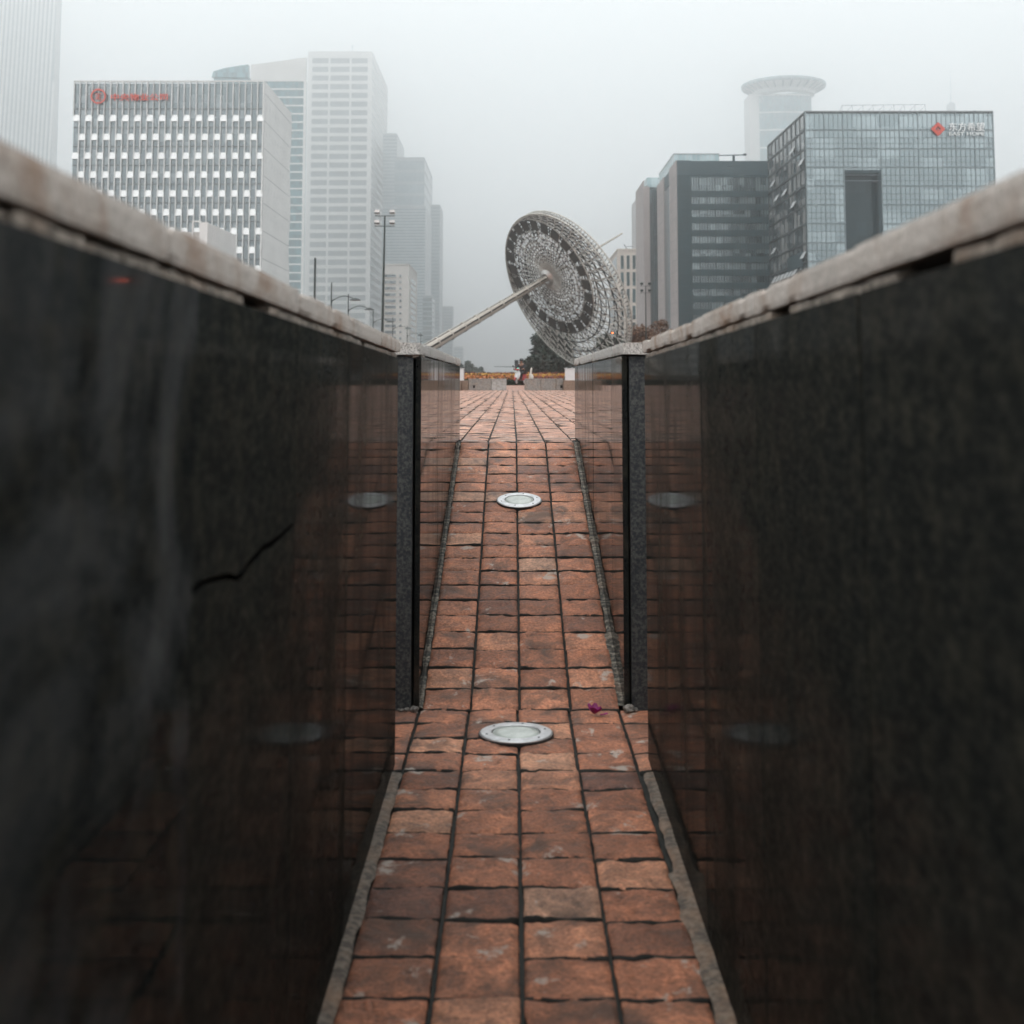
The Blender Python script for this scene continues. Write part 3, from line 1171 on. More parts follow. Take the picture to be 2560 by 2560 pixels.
tree_px('lowest hazy tree at the far end of the avenue', 1150, 914, 460, 28, M_LEAF2, 10, leaves=1500, clumps=10, low=.05, size=.5, group='distant trees along the avenue')

# ------------------------------------------------------------------ sundial
M_DIAL = plain('weathered_grey_steel', (0.42, 0.405, 0.375), 0.5, 0.1, 0.25, 1.2)
M_DIALD = plain('dark_steel_tube', (0.016, 0.016, 0.014), 0.45, 0.4, 0.3, 1.2)
M_PLATE = plain('dull_grey_plate', (0.055, 0.052, 0.047), 0.55, 0.1, 0.15, 1.0)
M_DISC = plain('white_sparkle_disc', (0.80, 0.84, 0.86), 0.3, 0.0, 0.05, 2.0)
M_POLE = plain('pale_steel_cladding', (0.40, 0.37, 0.33), 0.6, 0.0, 0.12, 0.8)
M_POLED = plain('dark_steel_core', (0.05, 0.047, 0.042), 0.6, 0.2, 0.2, 1)  # plain dark core, seen in the slots of the pole
M_CONE = plain('spun_steel_cone', (0.55, 0.53, 0.51), 0.3, 0.7, 0.08, 1)

YD = 148.0
SC = YD * 1.007 / F
C0 = at(1377, 690, YD)
nv = Vector((.738, .485, .468)).normalized()
mv = Vector((.536, 0, -.844)).normalized()
mv = (mv - nv * mv.dot(nv)).normalized()
sv = nv.cross(mv)


def dp(a, b, c=0):
    return C0 + mv * a + sv * b + nv * c


ground_t = (C0.z - PLZ) / nv.z
foot = C0 - nv * ground_t
sun_root = thing('sundial', 'giant steel lattice sundial with a tilted round disc and long pole', 'sundial', (C0.x + 3, C0.y, PLZ))
RI, RO = 156.5 * SC, 215.5 * SC
OA, OB = 56 * SC, -19 * SC


def ringpt(r, t, c, ca=0, cb=0):
    return dp(ca + r * cos(t), cb + r * sin(t), c)


rs = random.Random(5)
# inner net
mb = MB()
NS = 44
rad = [1.75, 2.05, 2.4, 2.8, 3.25, 3.75, 4.4, 5.1, 5.8]
for k in range(NS):
    t, t1 = 2 * pi * k / NS, 2 * pi * (k + 1) / NS
    tm = (t + t1) / 2
    for r in rad:
        mb.tube(ringpt(r, t, -.3), ringpt(r, t1, -.3), .05, n=4, mi=0, cap=False)
    for q in range(13):
        r = 1.9 + q * .42
        mb.tube(ringpt(r, t, .4), ringpt(r, t1, .4), .085, n=4, mi=1, cap=False)
    mb.tube(ringpt(.55, t, -.55), ringpt(4.6, t, -.34), .055, n=4, mi=0, cap=False)
    mb.tube(ringpt(4.6, t, -.34), ringpt(RI, t, -.3), .05, n=4, mi=k % 2, cap=False)
    mb.tube(ringpt(.55, tm, .3), ringpt(RI, tm, .4), .08, n=4, mi=1, cap=False)
    for q in range(6):
        r = 3.6 + q * .6
        mb.tube(ringpt(r, t if q % 2 else tm, -.3), ringpt(r + .6, tm if q % 2 else t, .4), .06, n=4, mi=q % 2, cap=False)
        mb.tube(ringpt(r, t if q % 2 else tm, .4), ringpt(r + .6, t1 if q % 2 else t1 + (t1 - tm), -.3), .055, n=4, mi=1 - q % 2, cap=False)
for c in (-.32, .45):
    for k in range(96):
        mb.tube(ringpt(RI + .02, 2 * pi * k / 96, c), ringpt(RI + .02, 2 * pi * (k + 1) / 96, c), .09, n=5, mi=0, cap=False)

# white discs on the net: sparkle of steel and sky put into colour


def disc(a, b, c, r):
    n = 8
    cc = dp(a, b, c)
    mb.add([cc + mv * (r * cos(2 * pi * i / n)) + sv * (r * sin(2 * pi * i / n)) for i in range(n)] + [cc + nv * .04 + mv * (r * cos(2 * pi * i / n)) + sv * (r * sin(2 * pi * i / n)) for i in range(n)],
           [tuple(range(n)), tuple(range(n, 2 * n))[::-1]] + [(i, (i + 1) % n, n + (i + 1) % n, n + i) for i in range(n)], 2)


for r, num, sz in ((3.6, 26, .10), (4.2, 44, .13), (4.8, 60, .14), (5.45, 66, .15)):
    for k in range(num):
        if rs.random() < .8:
            t = 2 * pi * (k + rs.uniform(-.25, .25)) / num
            rr = r + rs.uniform(-.15, .15)
            disc(rr * cos(t), rr * sin(t), -.40, sz * rs.uniform(.8, 1.7))
for k in range(24):
    t = 2 * pi * (k + .5) / 24
    for rr in (6.0, 6.5, 7.0):
        if rs.random() < .5:
            disc(rr * cos(t), rr * sin(t), -.42, rs.uniform(.10, .19))
mb.build('inner_lattice', [M_DIAL, M_DIALD, M_DISC], sun_root)

# hour plates
for k in range(24):
    t = 2 * pi * k / 24
    e1 = mv * cos(t) + sv * sin(t)
    e2 = -mv * sin(t) + sv * cos(t)
    cc = C0 + e1 * ((5.95 + RI - .12) / 2) - nv * .40
    hr, ht = (RI - .12 - 5.95) / 2, .58
    mb = MB()
    mb.slab([cc - e1 * hr - e2 * ht, cc + e1 * hr - e2 * ht * 1.08, cc + e1 * hr + e2 * ht * 1.08, cc - e1 * hr + e2 * ht], .06, nv)
    fix_normals(mb.build('hour_plate', M_PLATE, sun_root))

# hub funnel
mb = MB()
Mx = Matrix((mv, sv, nv)).transposed()
mb.lathe([(.45, -.75), (.62, -.85), (1.15, -.45), (1.70, -.25), (1.74, -.32), (1.70, .1), (1.1, .2), (.45, .2)], C0, 40, 0, Mx)
mb.build('hub', M_CONE, sun_root, smooth=False)

# outer eccentric lattice, two layers
mb = MB()
mbr = MB()
NO = 44
fr_ = [0, .25, .5, .75]


def op(k, f, c):
    t = 2 * pi * k / NO
    a0, b0 = RI * cos(t), RI * sin(t)
    a1, b1 = OA + (RO - .1) * cos(t), OB + (RO - .1) * sin(t)
    return dp(a0 + (a1 - a0) * f, b0 + (b1 - b0) * f, c)


for k in range(NO):
    wide = (op(k, 0, 0) - op(k, 1, 0)).length
    for li, (c, mi) in enumerate(((-.35, 0), (.45, 1))):
        for i in range(len(fr_)):
            f0 = fr_[i]
            f1 = fr_[i + 1] if i + 1 < len(fr_) else 1.0
            if wide < 1.2 and i % 2:
                continue
            j = (.5 if i % 2 else 0) + (.5 if li else 0)
            a, b = op(k + j, f0, c), op(k + 1 + j, f0, c)
            if wide > .9:
                mb.tube(a, b, .075, n=4, mi=1, cap=False)
            nx = op(k + j + .5, f1, c)
            if li == 0 or i % 2 == 0:
                mb.tube(a, nx, .075 if li == 0 else .07, n=4, mi=mi, cap=False)
                mb.tube(b, nx, .075 if li == 0 else .07, n=4, mi=mi, cap=False)
            if li == 0:
                mb.tube(a, op(k + j + .5, f0, .45), .06, n=4, mi=0, cap=False)
                mb.tube(a, op(k + j, min(1, f0 + .12), .45), .06, n=4, mi=1, cap=False)
for k in range(128):
    t, t1, tm = 2 * pi * k / 128, 2 * pi * (k + 1) / 128, 2 * pi * (k + .5) / 128
    for c, r in ((-.35, .085), (.4, .09)):
        mbr.tube(ringpt(RO, t, c, OA, OB), ringpt(RO, t1, c, OA, OB), r, n=6, mi=0, cap=False)
    mbr.tube(ringpt(RO - .5, t, .05, OA, OB), ringpt(RO - .5, t1, .05, OA, OB), .06, n=4, mi=1, cap=False)
    mbr.tube(ringpt(RO, t, -.35, OA, OB), ringpt(RO, tm, .4, OA, OB), .045, n=4, mi=0, cap=False)
    mbr.tube(ringpt(RO, tm, .4, OA, OB), ringpt(RO, t1, -.35, OA, OB), .045, n=4, mi=0, cap=False)
    mbr.tube(ringpt(RO, t, -.35, OA, OB), ringpt(RO - .5, tm, .05, OA, OB), .04, n=4, mi=0, cap=False)
    mbr.tube(ringpt(RO, t, .4, OA, OB), ringpt(RO - .5, tm, .05, OA, OB), .04, n=4, mi=1, cap=False)
mbr.build('rim', [M_DIAL, M_DIALD], sun_root)
for i in range(150):
    k = rs.uniform(0, NO)
    t = 2 * pi * k / NO
    if cos(t) < -.2:
        continue
    f = rs.choice([.11, .33, .55, .77]) + rs.uniform(-.05, .05)
    q = op(k, f, 0) - C0
    disc(q.dot(mv), q.dot(sv), .1, rs.uniform(.12, .26))
mb.build('outer_lattice', [M_DIAL, M_DIALD, M_DISC], sun_root)

# pole: dark core, pale cladding strips between collars, and the thin tip beyond the disc
tip = 12.0


def prad(s):
    return .74 + (.36 - .74) * min(1, max(0, (s + ground_t) / ground_t)) if s <= 0 else .2


mb = MB()
mb.tube(foot - nv * .3, C0 - nv * .3, prad(-ground_t) * .80, prad(0) * .80, 12)
mb.build('pole_core', M_POLED, sun_root)
a_, b_ = mv, sv
mb = MB()
mbc = MB()
seg = 1.9
s0 = -ground_t
kk = 0
while s0 < -.6:
    s1 = min(s0 + seg, -.3)
    for i in range(6):
        t = 2 * pi * i / 6 + .2
        w = .34
        d0 = [foot + nv * (s0 + ground_t + .1) + (a_ * cos(t + q) + b_ * sin(t + q)) * prad(s0) for q in (-w, 0, w)]
        d1 = [foot + nv * (s1 + ground_t - .04) + (a_ * cos(t + q) + b_ * sin(t + q)) * prad(s1) for q in (-w, 0, w)]
        mb.add(d0 + d1, [(0, 1, 4, 3), (1, 2, 5, 4)])
    c1 = foot + nv * (s0 + ground_t)
    mbc = MB()
    mbc.tube(c1 - nv * .07, c1 + nv * .07, prad(s0) * 1.06, n=16)
    mbc.build('collar', M_POLE, sun_root)
    s0 += seg
    kk += 1
mb.build('pole_cladding', M_POLE, sun_root)
mb = MB()
mb.tube(C0 - nv * .9, C0 + nv * 1.0, .31, .26, 14)
mb.tube(C0 + nv * 1.0, C0 + nv * tip, .19, .095, 10)
mb.build('pole_tip', M_POLE, sun_root)
# plinths carrying the disc and the pole
bot = dp(OA + RO, OB, .2)
mb = MB()
mb.box(bot.x - 2.6, bot.x + 1.6, bot.y - 2.2, bot.y + 2.2, PLZ - .01, bot.z + .45)
mb.build('plinth', M_CONC, sun_root, bevel=.06)
mb = MB()
mb.box(foot.x - 1.1, foot.x + .8, foot.y - 1.2, foot.y + .9, PLZ - .01, PLZ + .5)
mb.build('plinth', M_CONC, sun_root, bevel=.06)

# ------------------------------------------------------------------ lamps and signals
M_DKGREEN = plain('dark_green_paint', (0.012, 0.022, 0.020), 0.5, 0, 0.2, 3)
M_LAMPW = plain('white_lamp_housing', (0.66, 0.66, 0.66), 0.5, 0, 0.08, 3)
M_REDL = emit('red_lens', (1.0, 0.10, 0.03), 70)
M_REDL2 = emit('amber_red_lens', (1.0, 0.22, 0.05), 14)
M_GRNL = emit('green_lens', (0.02, 0.85, 0.62), 7)


def floodlight(label, px, pys, Y, white, w_arm, pyb, lean=0):
    p0 = at(px, pys[0], Y)
    root = thing('floodlight_mast', label, 'lamp post', (p0.x, Y, PLZ), 'floodlight masts with four lamps')
    mb = MB()
    base = Vector((p0.x + lean, Y, PLZ - .02))
    mb.tube(base, p0, .12, .055, 10)
    mb.tube(base, base + Vector((0, 0, .4)), .2, .18, 10)
    mb.build('pole', M_DKGREEN, root)
    for py in pys:
        z = zat(py, Y)
        mb = MB()
        mb.tube((p0.x - w_arm, Y, z), (p0.x + w_arm, Y, z), .028, n=6)
        mb.build('cross_arm', M_DKGREEN, root)
        for sgn in (-1, 1):
            cx = p0.x + sgn * (w_arm - .17)
            mb = MB()
            mb.prism([(cx - .19, z + .16), (cx + .19, z + .16), (cx + .17, z + .42), (cx - .17, z + .42)], Y - .22, Y + .18)
            mb.tube((cx, Y, z), (cx, Y, z + .17), .03, n=6)
            hd = fix_normals(mb.build('lamp_head', M_LAMPW if white else M_DKGREEN, root, bevel=.0))
            mb = MB()
            mb.box(cx - .185, cx + .185, Y - .24, Y - .20, z + .155, z + .235)
            mb.build('lamp_visor', M_DKGREEN, hd)
    return root


floodlight('dark mast with four white floodlights before the white office tower', 962, (541.5, 567), 91, True, .71, 807, -.14)
floodlight('dark mast with four dark floodlights before the right glass blocks', 1614, (716, 733), 161, False, .66, 820)

mb = MB()
p0 = at(788, 646, 88)
root = thing('plain_mast', 'bare dark mast without lamps, left of the street lamps', 'mast', (p0.x, 88, PLZ))
mb.tube((p0.x, 88, PLZ - .02), p0 - Vector((0, 0, .1)), .075, .07, 10)
mb.build('pole', M_DKGREEN, root)
mb = MB()
mb.lathe([(.07, -.1), (.06, -.02), (.0, .03)], p0, 10)
mb.build('finial', M_DKGREEN, root)


def street_lamp(X, Y, label, H=8.3, proto=None):
    if proto:
        c = copy_tree(proto)
        c.location = (X, Y, PLZ)
        c['label'] = label
        return c
    root = thing('street_lamp', label, 'street lamp', (0, 0, 0), 'dark street lamps in a row along the avenue')
    mb = MB()
    mb.tube((0, 0, -.02), (0, 0, H), .075, .045, 8)
    mb.tube((0, 0, -.02), (0, 0, .5), .14, .12, 8)
    mb.build('pole', M_DKGREEN, root)
    mb = MB()
    pts = []
    for i in range(11):
        t = i / 10
        pts.append(Vector((.05 + 1.9 * t, 0, H * .80 + .62 * sin(pi * (.08 + .72 * t)) - .12 * t)))
    mb.path(pts, [.03] * 11, 6)
    mb.path([Vector((0, 0, H * .80 - .15)), pts[0], pts[1]], [.05, .05, .04], 6)
    mb.build('curved_arm', M_DKGREEN, root)
    e = pts[-1]
    mb = MB()
    mb.lathe([(.0, .16), (.20, .12), (.44, .0), (.46, -.05), (.30, -.06), (.0, -.07)], e, 16)
    mb.build('lamp_head', M_DKGREEN, root)
    root.location = (X, Y, PLZ)
    return root


lamps = [(829, 705), (871, 734), (933, 772), (982, 793), (1018, 814), (1052, 832)]
names = ['first and nearest dark street lamp in the row before the white tower', 'second street lamp of the row, just right of the nearest one', 'third street lamp of the row, left of the floodlight mast foot',
         'fourth street lamp of the row, right of the floodlight mast foot', 'fifth street lamp of the row, before the beige block', 'sixth and farthest street lamp of the row']
pr = None
for (px, py), nm in zip(lamps, names):
    Y = 8.0 * F / (HY - py)
    X = at(px, py, Y).x
    l = street_lamp(X, Y, nm, proto=pr)
    pr = pr or l


def signal(label, px, py, Y, arm_px, lens_mat, lit, r, arm_dy=-3):
    """traffic signal: pole, mast arm to the left, three-lens head whose lit lens is at px, py"""
    p0 = at(px, py, Y)
    root = thing('traffic_signal', label, 'traffic light', (p0.x, Y, PLZ))
    mb = MB()
    xp = p0.x + r * 2.5
    zt = p0.z + r * 3
    mb.tube((xp, Y + .3, PLZ - .02), (xp, Y + .3, zt), .13, .09, 8)
    mb.build('pole', M_DKGREEN, root)
    if arm_px:
        mb = MB()
        q = at(arm_px, py + arm_dy, Y)
        mb.tube((xp, Y + .3, q.z), (q.x, Y + .3, q.z + .1), .09, .05, 6)
        mb.build('mast_arm', M_DKGREEN, root)
    mb = MB()
    zc = p0.z - (0 if lit == 1 else (2.3 * r if lit == 0 else -2.3 * r))
    mb.box(p0.x - r * 1.4, p0.x + r * 1.4, Y, Y + .25, zc - r * 3.6, zc + r * 3.6)
    hd = mb.build('signal_head', M_RIMDK, root, bevel=.03)
    for k in range(3):
        mb = MB()
        zz = zc + (1 - k) * 2.3 * r
        mb.lathe([(r, 0), (r * .8, .06), (0, .09)], (0, 0, 0), 14, 0, None)
        mb.v = [(p0.x + a, Y - c, zz + b) for a, b, c in mb.v]
        mb.build('lens', lens_mat if k == lit else M_HOLE, hd)
    return root


signal('traffic light showing green on a mast arm far down the avenue', 1291.5, 921.5, 300, 1236, M_GRNL, 2, .34, -4)
signal('traffic light glowing red, seen through the lower rim of the disc', 1530, 833.5, 172, 0, M_REDL2, 0, .13)
# blocks behind the viewpoint that the glass opposite mirrors
def behind(label, x0, x1, H, Y, m):
    root = building('office_building', label, x0, x1, Y, 20)
    mb = MB()
    mb.box(x0, x1, Y - 20, Y, ZG, H)
    mb.build('wall', m, root)
    mb = MB()
    z = 4
    while z < H - 3:
        mb.box(x0 + 1, x1 - 1, Y - .05, Y + .06, z, z + 1.8)
        z += 3.6
    mb.build('ribbon_glazing', M_HOLE, root)


# the signal whose red light shows only as a reflection in the left wall
signal('traffic light glowing red, seen only mirrored in the left wall', 2213, 702, 60, 0, M_REDL, 0, .10)

# ------------------------------------------------------------------ rider and scooter
YR = 83.0
SX = at(1300, 950, YR).x
M_WHITEP = plain('white_scooter_plastic', (0.50, 0.51, 0.52), 0.35, 0, 0.05, 4)
M_REDP = plain('red_scooter_plastic', (0.30, 0.02, 0.02), 0.35, 0, 0.1, 4)
M_TYRE = plain('black_rubber', (0.012, 0.012, 0.012), 0.8, 0, 0.2, 20)
M_SEAT = plain('black_vinyl', (0.02, 0.02, 0.02), 0.5, 0, 0.2, 20)
M_SKIN = plain('skin', (0.26, 0.145, 0.10), 0.55, 0, 0.1, 20)
M_JACK = plain('dark_navy_jacket', (0.014, 0.017, 0.024), 0.8, 0, 0.3, 12)
M_TROU = plain('charcoal_trousers', (0.02, 0.019, 0.02), 0.85, 0, 0.3, 12)
M_HELM = plain('dark_helmet_shell', (0.02, 0.022, 0.026), 0.25, 0, 0.1, 6)

ROT = Matrix.Rotation(radians(-24), 4, 'Z')
TF = Matrix.Translation((SX, YR + .6, PLZ)) @ ROT


def T(x, y, z):
    return TF @ Vector((x, y, z))


class LB(MB):
    """builds in scooter space (forward is -y) and moves to the world"""

    def done(s, *a, **k):
        s.v = [tuple(TF @ Vector(p)) for p in s.v]
        return fix_normals(s.build(*a, **k))


scooter = thing('motor_scooter', 'white fronted red motor scooter ridden through the gap between seat walls', 'scooter', tuple(T(0, 0, 0)))
for y, nm in ((-.62, 'front_wheel'), (.62, 'rear_wheel')):
    mb = LB()
    M_ = Matrix(((0, 0, 1), (1, 0, 0), (0, 1, 0)))
    mb.lathe([(.21, -.05), (.245, -.03), (.255, 0), (.245, .03), (.21, .05), (.15, .045), (.15, -.045), (.21, -.05)], (0, y, .255), 24, 0, M_)
    w = mb.done(nm, M_TYRE, scooter)
    mb = LB()
    mb.lathe([(.15, -.03), (.05, -.05), (0, -.05)], (0, y, .255), 16, 0, M_)
    mb.lathe([(.15, .03), (.05, .05), (0, .05)], (0, y, .255), 16, 0, M_)
    mb.done('rim', M_STEEL, w)
mb = LB()
sh = []
prof = [(.08, .34, -.72), (.15, .46, -.66), (.19, .62, -.60), (.19, .76, -.54), (.14, .88, -.50), (.07, .94, -.48)]
vs, fs = [], []
for hw, z, y in prof:
    for i in range(9):
        a = -1 + 2 * i / 8
        vs.append((a * hw, y + .16 * a * a, z))
for j in range(5):
    for i in range(8):
        k = j * 9 + i
        fs.append((k, k + 1, k + 10, k + 9))
n0 = len(vs)
vs += [(x, y + .05, z) for x, y, z in vs[:n0]]
fs += [tuple(n0 + i for i in reversed(f)) for f in fs[:40]]
for j in range(5):
    for e in (0, 8):
        fs.append((j * 9 + e, (j + 1) * 9 + e, n0 + (j + 1) * 9 + e, n0 + j * 9 + e))
for i in range(8):
    fs.append((i, i + 1, n0 + i + 1, n0 + i))
    fs.append((45 + i, 46 + i, n0 + 46 + i, n0 + 45 + i))
mb.add(vs, fs)
sh = mb.done('front_shield', M_WHITEP, scooter, smooth=True)
mb = LB()
mb.lathe([(.075, 0), (.07, .03), (.0, .045)], (0, 0, 0), 16, 0, Matrix(((1, 0, 0), (0, 0, -1), (0, 1, 0))))
mb.v = [(x, y - .55, z + .86) for x, y, z in mb.v]
mb.done('headlight', M_LENS, sh)
mb = LB()
mb.tube((0, -.62, .26), (0, -.42, .98), .03, n=8)
mb.path([Vector((-.34, -.32, 1.04)), Vector((-.2, -.40, 1.0)), Vector((0, -.42, .98)), Vector((.2, -.40, 1.0)), Vector((.34, -.32, 1.04))], [.018] * 5, 8)
mb.done('handlebar', M_SEAT, scooter)
mb = LB()
mb.lathe([(.13, -.02), (.15, .02), (.12, .08), (.0, .10)], (0, -.45, 1.0), 14)
mb.done('handlebar_cowl', M_REDP, scooter)
for sx in (-1, 1):
    mb = LB()
    mb.tube((sx * .24, -.38, 1.02), (sx * .30, -.40, 1.20), .008, n=6)
    mb.lathe([(0, -.02), (.055, -.01), (.06, .01), (0, .02)], (0, 0, 0), 12, 0, Matrix(((1, 0, 0), (0, 0, -1), (0, 1, 0))))
    k = len(mb.v) - 48
    mb.v = mb.v[:k] + [(x + sx * .31, y - .40, z + 1.24) for x, y, z in mb.v[k:]]
    mb.done('mirror', M_SEAT, scooter)
mb = LB()
mb.box(-.16, .16, -.42, .15, .27, .33)
mb.done('floorboard', M_SEAT, scooter, bevel=.015)
mb = LB()
prof = [(.10, .15, .30, .50), (.17, .25, .33, .70), (.19, .45, .38, .74), (.17, .70, .46, .74), (.08, .90, .56, .72)]
vs, fs = [], []
for hw, y, za, zb in prof:
    vs += [(-hw, y, za), (hw, y, za), (hw * .85, y, zb), (-hw * .85, y, zb)]
for j in range(4):
    for i in range(4):
        k = (i + 1) % 4
        fs.append((j * 4 + i, j * 4 + k, j * 4 + 4 + k, j * 4 + 4 + i))
fs += [(0, 1, 2, 3), (16, 17, 18, 19)]
mb.add(vs, fs)
mb.done('rear_body', M_REDP, scooter, bevel=.0)
mb = LB()
mb.box(-.14, .14, .20, .86, .742, .82)
mb.done('saddle', M_SEAT, scooter, bevel=.03)
mb = LB()
for i in range(8):
    t0, t1 = .3 + i * .28, .3 + (i + 1) * .28
    mb.add([(sx * .06, -.62 + .285 * cos(t) * (-1), .255 + .285 * sin(t)) for t in (t0, t1) for sx in (-1, 1)], [(0, 1, 3, 2)])
mb.done('mudguard', M_REDP, scooter)


def skinned(name, joints, edges, mat, parent=None, sub=2, **props):
    """one continuous surface grown round a skeleton: joints (x, y, z, r)"""
    me = bpy.data.meshes.new(name)
    me.from_pydata([tuple(TF @ Vector(j[:3])) for j in joints], edges, [])
    o = bpy.data.objects.new(name, me)
    COL.objects.link(o)
    md = o.modifiers.new('skin', 'SKIN')
    md.use_smooth_shade = True
    for i, j in enumerate(joints):
        sv_ = me.skin_vertices[0].data[i]
        sv_.radius = (j[3], j[3] if len(j) < 5 else j[4])
        sv_.use_root = i == 0
    sd = o.modifiers.new('sub', 'SUBSURF')
    sd.levels = sd.render_levels = sub
    dg = bpy.context.evaluated_depsgraph_get()
    m2 = bpy.data.meshes.new_from_object(o.evaluated_get(dg))
    bpy.data.objects.remove(o)
    m = MB()
    m.v = [tuple(q.co) for q in m2.vertices]
    m.f = [tuple(p_.vertices) for p_ in m2.polygons]
    m.m = [0] * len(m.f)
    m.tone = [.5] * len(m.f)
    bpy.data.meshes.remove(m2)
    return m.build(name, mat, parent, smooth=True, **props)


# rider: pelvis root, spine, head, arms to the bars, legs to the floorboard
HP = [(0, .42, .90, .15, .12), (0, .38, 1.08, .15, .11), (0, .30, 1.28, .17, .11), (0, .26, 1.40, .10, .09), (0, .24, 1.46, .055), (0, .22, 1.53, .085, .09), (0, .21, 1.63, .095, .105), (0, .215, 1.70, .06),
      (-.19, .27, 1.34, .065), (-.28, .10, 1.14, .050), (-.30, -.16, 1.08, .040), (-.30, -.29, 1.05, .030),
      (.19, .27, 1.34, .065), (.28, .10, 1.14, .050), (.30, -.16, 1.08, .040), (.30, -.29, 1.05, .030),
      (-.10, .36, .88, .10), (-.16, -.06, .80, .075), (-.14, -.08, .55, .058), (-.13, -.10, .40, .045), (-.13, -.24, .36, .038),
      (.10, .36, .88, .10), (.16, -.06, .80, .075), (.14, -.08, .55, .058), (.13, -.10, .40, .045), (.13, -.24, .36, .038)]
HE = [(0, 1), (1, 2), (2, 3), (3, 4), (4, 5), (5, 6), (6, 7), (2, 8), (8, 9), (9, 10), (10, 11), (2, 12), (12, 13), (13, 14), (14, 15), (0, 16), (16, 17), (17, 18), (18, 19), (19, 20), (0, 21), (21, 22), (22, 23), (23, 24), (24, 25)]
person = skinned('person', HP, HE, M_SKIN, label='rider in dark jacket and dark helmet sitting on the scooter, hands on handlebar', category='person')


def grow(idx, edges, name, mat, k, add):
    mp = {i: n for n, i in enumerate(idx)}
    js = []
    for i in idx:
        j = HP[i]
        js.append(j[:3] + tuple(r * k + add for r in j[3:]))
    return skinned(name, js, [(mp[a], mp[b]) for a, b in edges], mat, person)


grow([2, 0, 1, 3, 8, 9, 10, 12, 13, 14], [(0, 1), (1, 2), (2, 3), (2, 8), (8, 9), (9, 10), (2, 12), (12, 13), (13, 14)], 'jacket', M_JACK, 1.0, .018)
grow([0, 16, 17, 18, 19, 21, 22, 23, 24], [(0, 16), (16, 17), (17, 18), (18, 19), (0, 21), (21, 22), (22, 23), (23, 24)], 'trousers', M_TROU, 1.0, .014)
for i in (20, 25):
    j = HP[i - 1]
    e = HP[i]
    skinned('shoe', [(j[0], j[1], j[2] - .01, .055), (e[0], e[1], e[2], .05)], [(0, 1)], M_SEAT, person)
mb = LB()
pr_ = []
for i in range(9):
    t = -.25 + (pi / 2 + .25) * i / 8
    pr_.append((max(.001, .145 * cos(t)), .145 * sin(t)))
mb.lathe(pr_, (0, .225, 1.63), 18)
mb.done('helmet', M_HELM, person, smooth=True)
# facial features and hands as small meshes of the figure
for sx in (-1, 1):
    mb = LB()
    hx, hy, hz = sx * .30, -.30, 1.05
    for q in range(4):
        oy = -.012 + q * .006
        xx = hx + sx * (-.03 + q * .022)
        mb.path([Vector((xx, hy + .03, hz + .028)), Vector((xx, hy - .03, hz + .024)), Vector((xx, hy - .038, hz - .004)), Vector((xx, hy - .012, hz - .022))], [.0095, .009, .0085, .007], 6)
    mb.path([Vector((hx - sx * .035, hy + .03, hz + .01)), Vector((hx - sx * .045, hy, hz - .01)), Vector((hx - sx * .03, hy - .01, hz - .022))], [.011, .010, .008], 6)
    mb.done('finger_detail', M_SKIN, person, smooth=True)
mb = LB()
mb.path([Vector((0, .125, 1.60)), Vector((0, .098, 1.575)), Vector((0, .118, 1.565))], [.012, .015, .010], 6)
mb.done('nose', M_SKIN, person, smooth=True)

# ------------------------------------------------------------------ buildings
M_WHITE = plain('white_fluted_cladding', (0.66, 0.65, 0.64), 0.55, 0, 0.06, 0.2)
M_WHITE2 = plain('white_tile_cladding', (0.70, 0.685, 0.67), 0.55, 0, 0.07, 0.15)
M_BEIGE = plain('beige_stone_cladding', (0.50, 0.43, 0.38), 0.7, 0, 0.08, 0.2)
M_BEIGE2 = plain('pale_grey_stone_cladding', (0.47, 0.45, 0.43), 0.7, 0, 0.08, 0.2)
M_PINK = plain('pale_pinkish_stone', (0.34, 0.295, 0.285), 0.65, 0, 0.10, 0.2)
M_DKCLAD = plain('dark_slate_cladding', (0.012, 0.036, 0.044), 0.45, 0, 0.15, 0.2)
M_LOUV = plain('grey_louvre', (0.065, 0.105, 0.12), 0.5, 0.2, 0.1, 0.3)
M_MULL = plain('dark_mullion', (0.035, 0.045, 0.047), 0.5, 0.2, 0.1, 0.5)
M_MULLG = plain('grey_mullion', (0.15, 0.16, 0.165), 0.5, 0.3, 0.1, 0.5)
M_MULLT = plain('teal_grey_spandrel', (0.030, 0.062, 0.072), 0.4, 0.1, 0.1, 0.5)
M_MULLP = plain('pale_mullion', (0.19, 0.225, 0.24), 0.4, 0.3, 0.1, 0.5)
M_SIGNR = plain('red_sign_enamel', (0.62, 0.06, 0.03), 0.5, 0, 0.05, 1)
M_SIGNW = plain('white_sign_enamel', (0.85, 0.85, 0.85), 0.5, 0, 0.04, 1)
M_FRAMEW = plain('pale_roof_steel', (0.45, 0.46, 0.47), 0.5, 0.3, 0.1, 1)
G_OFF = glass('office_glass', (0.030, 0.040, 0.047), (0.15, 0.16, 0.17), (1.0, 50, 1.9), .35, 2.8)
G_TEAL = glass('teal_glass', (0.016, 0.085, 0.105), (0.07, 0.20, 0.23), (2.2, 60, 5.0), .35, 2.6)
G_BAND = glass('ribbon_glass', (0.025, 0.045, 0.052), (0.16, 0.19, 0.20), (2.2, 60, 1.6), .55, 2.0)
G_R1 = glass('grey_curtain_glass', (0.032, 0.062, 0.072), (0.24, 0.30, 0.32), (4.9, 60, 2.4), .34, 3.4)
G_R1S = glass('side_curtain_glass', (0.050, 0.055, 0.058), (0.30, 0.29, 0.28), (60, 2.8, 3.2), .5, 3.0)
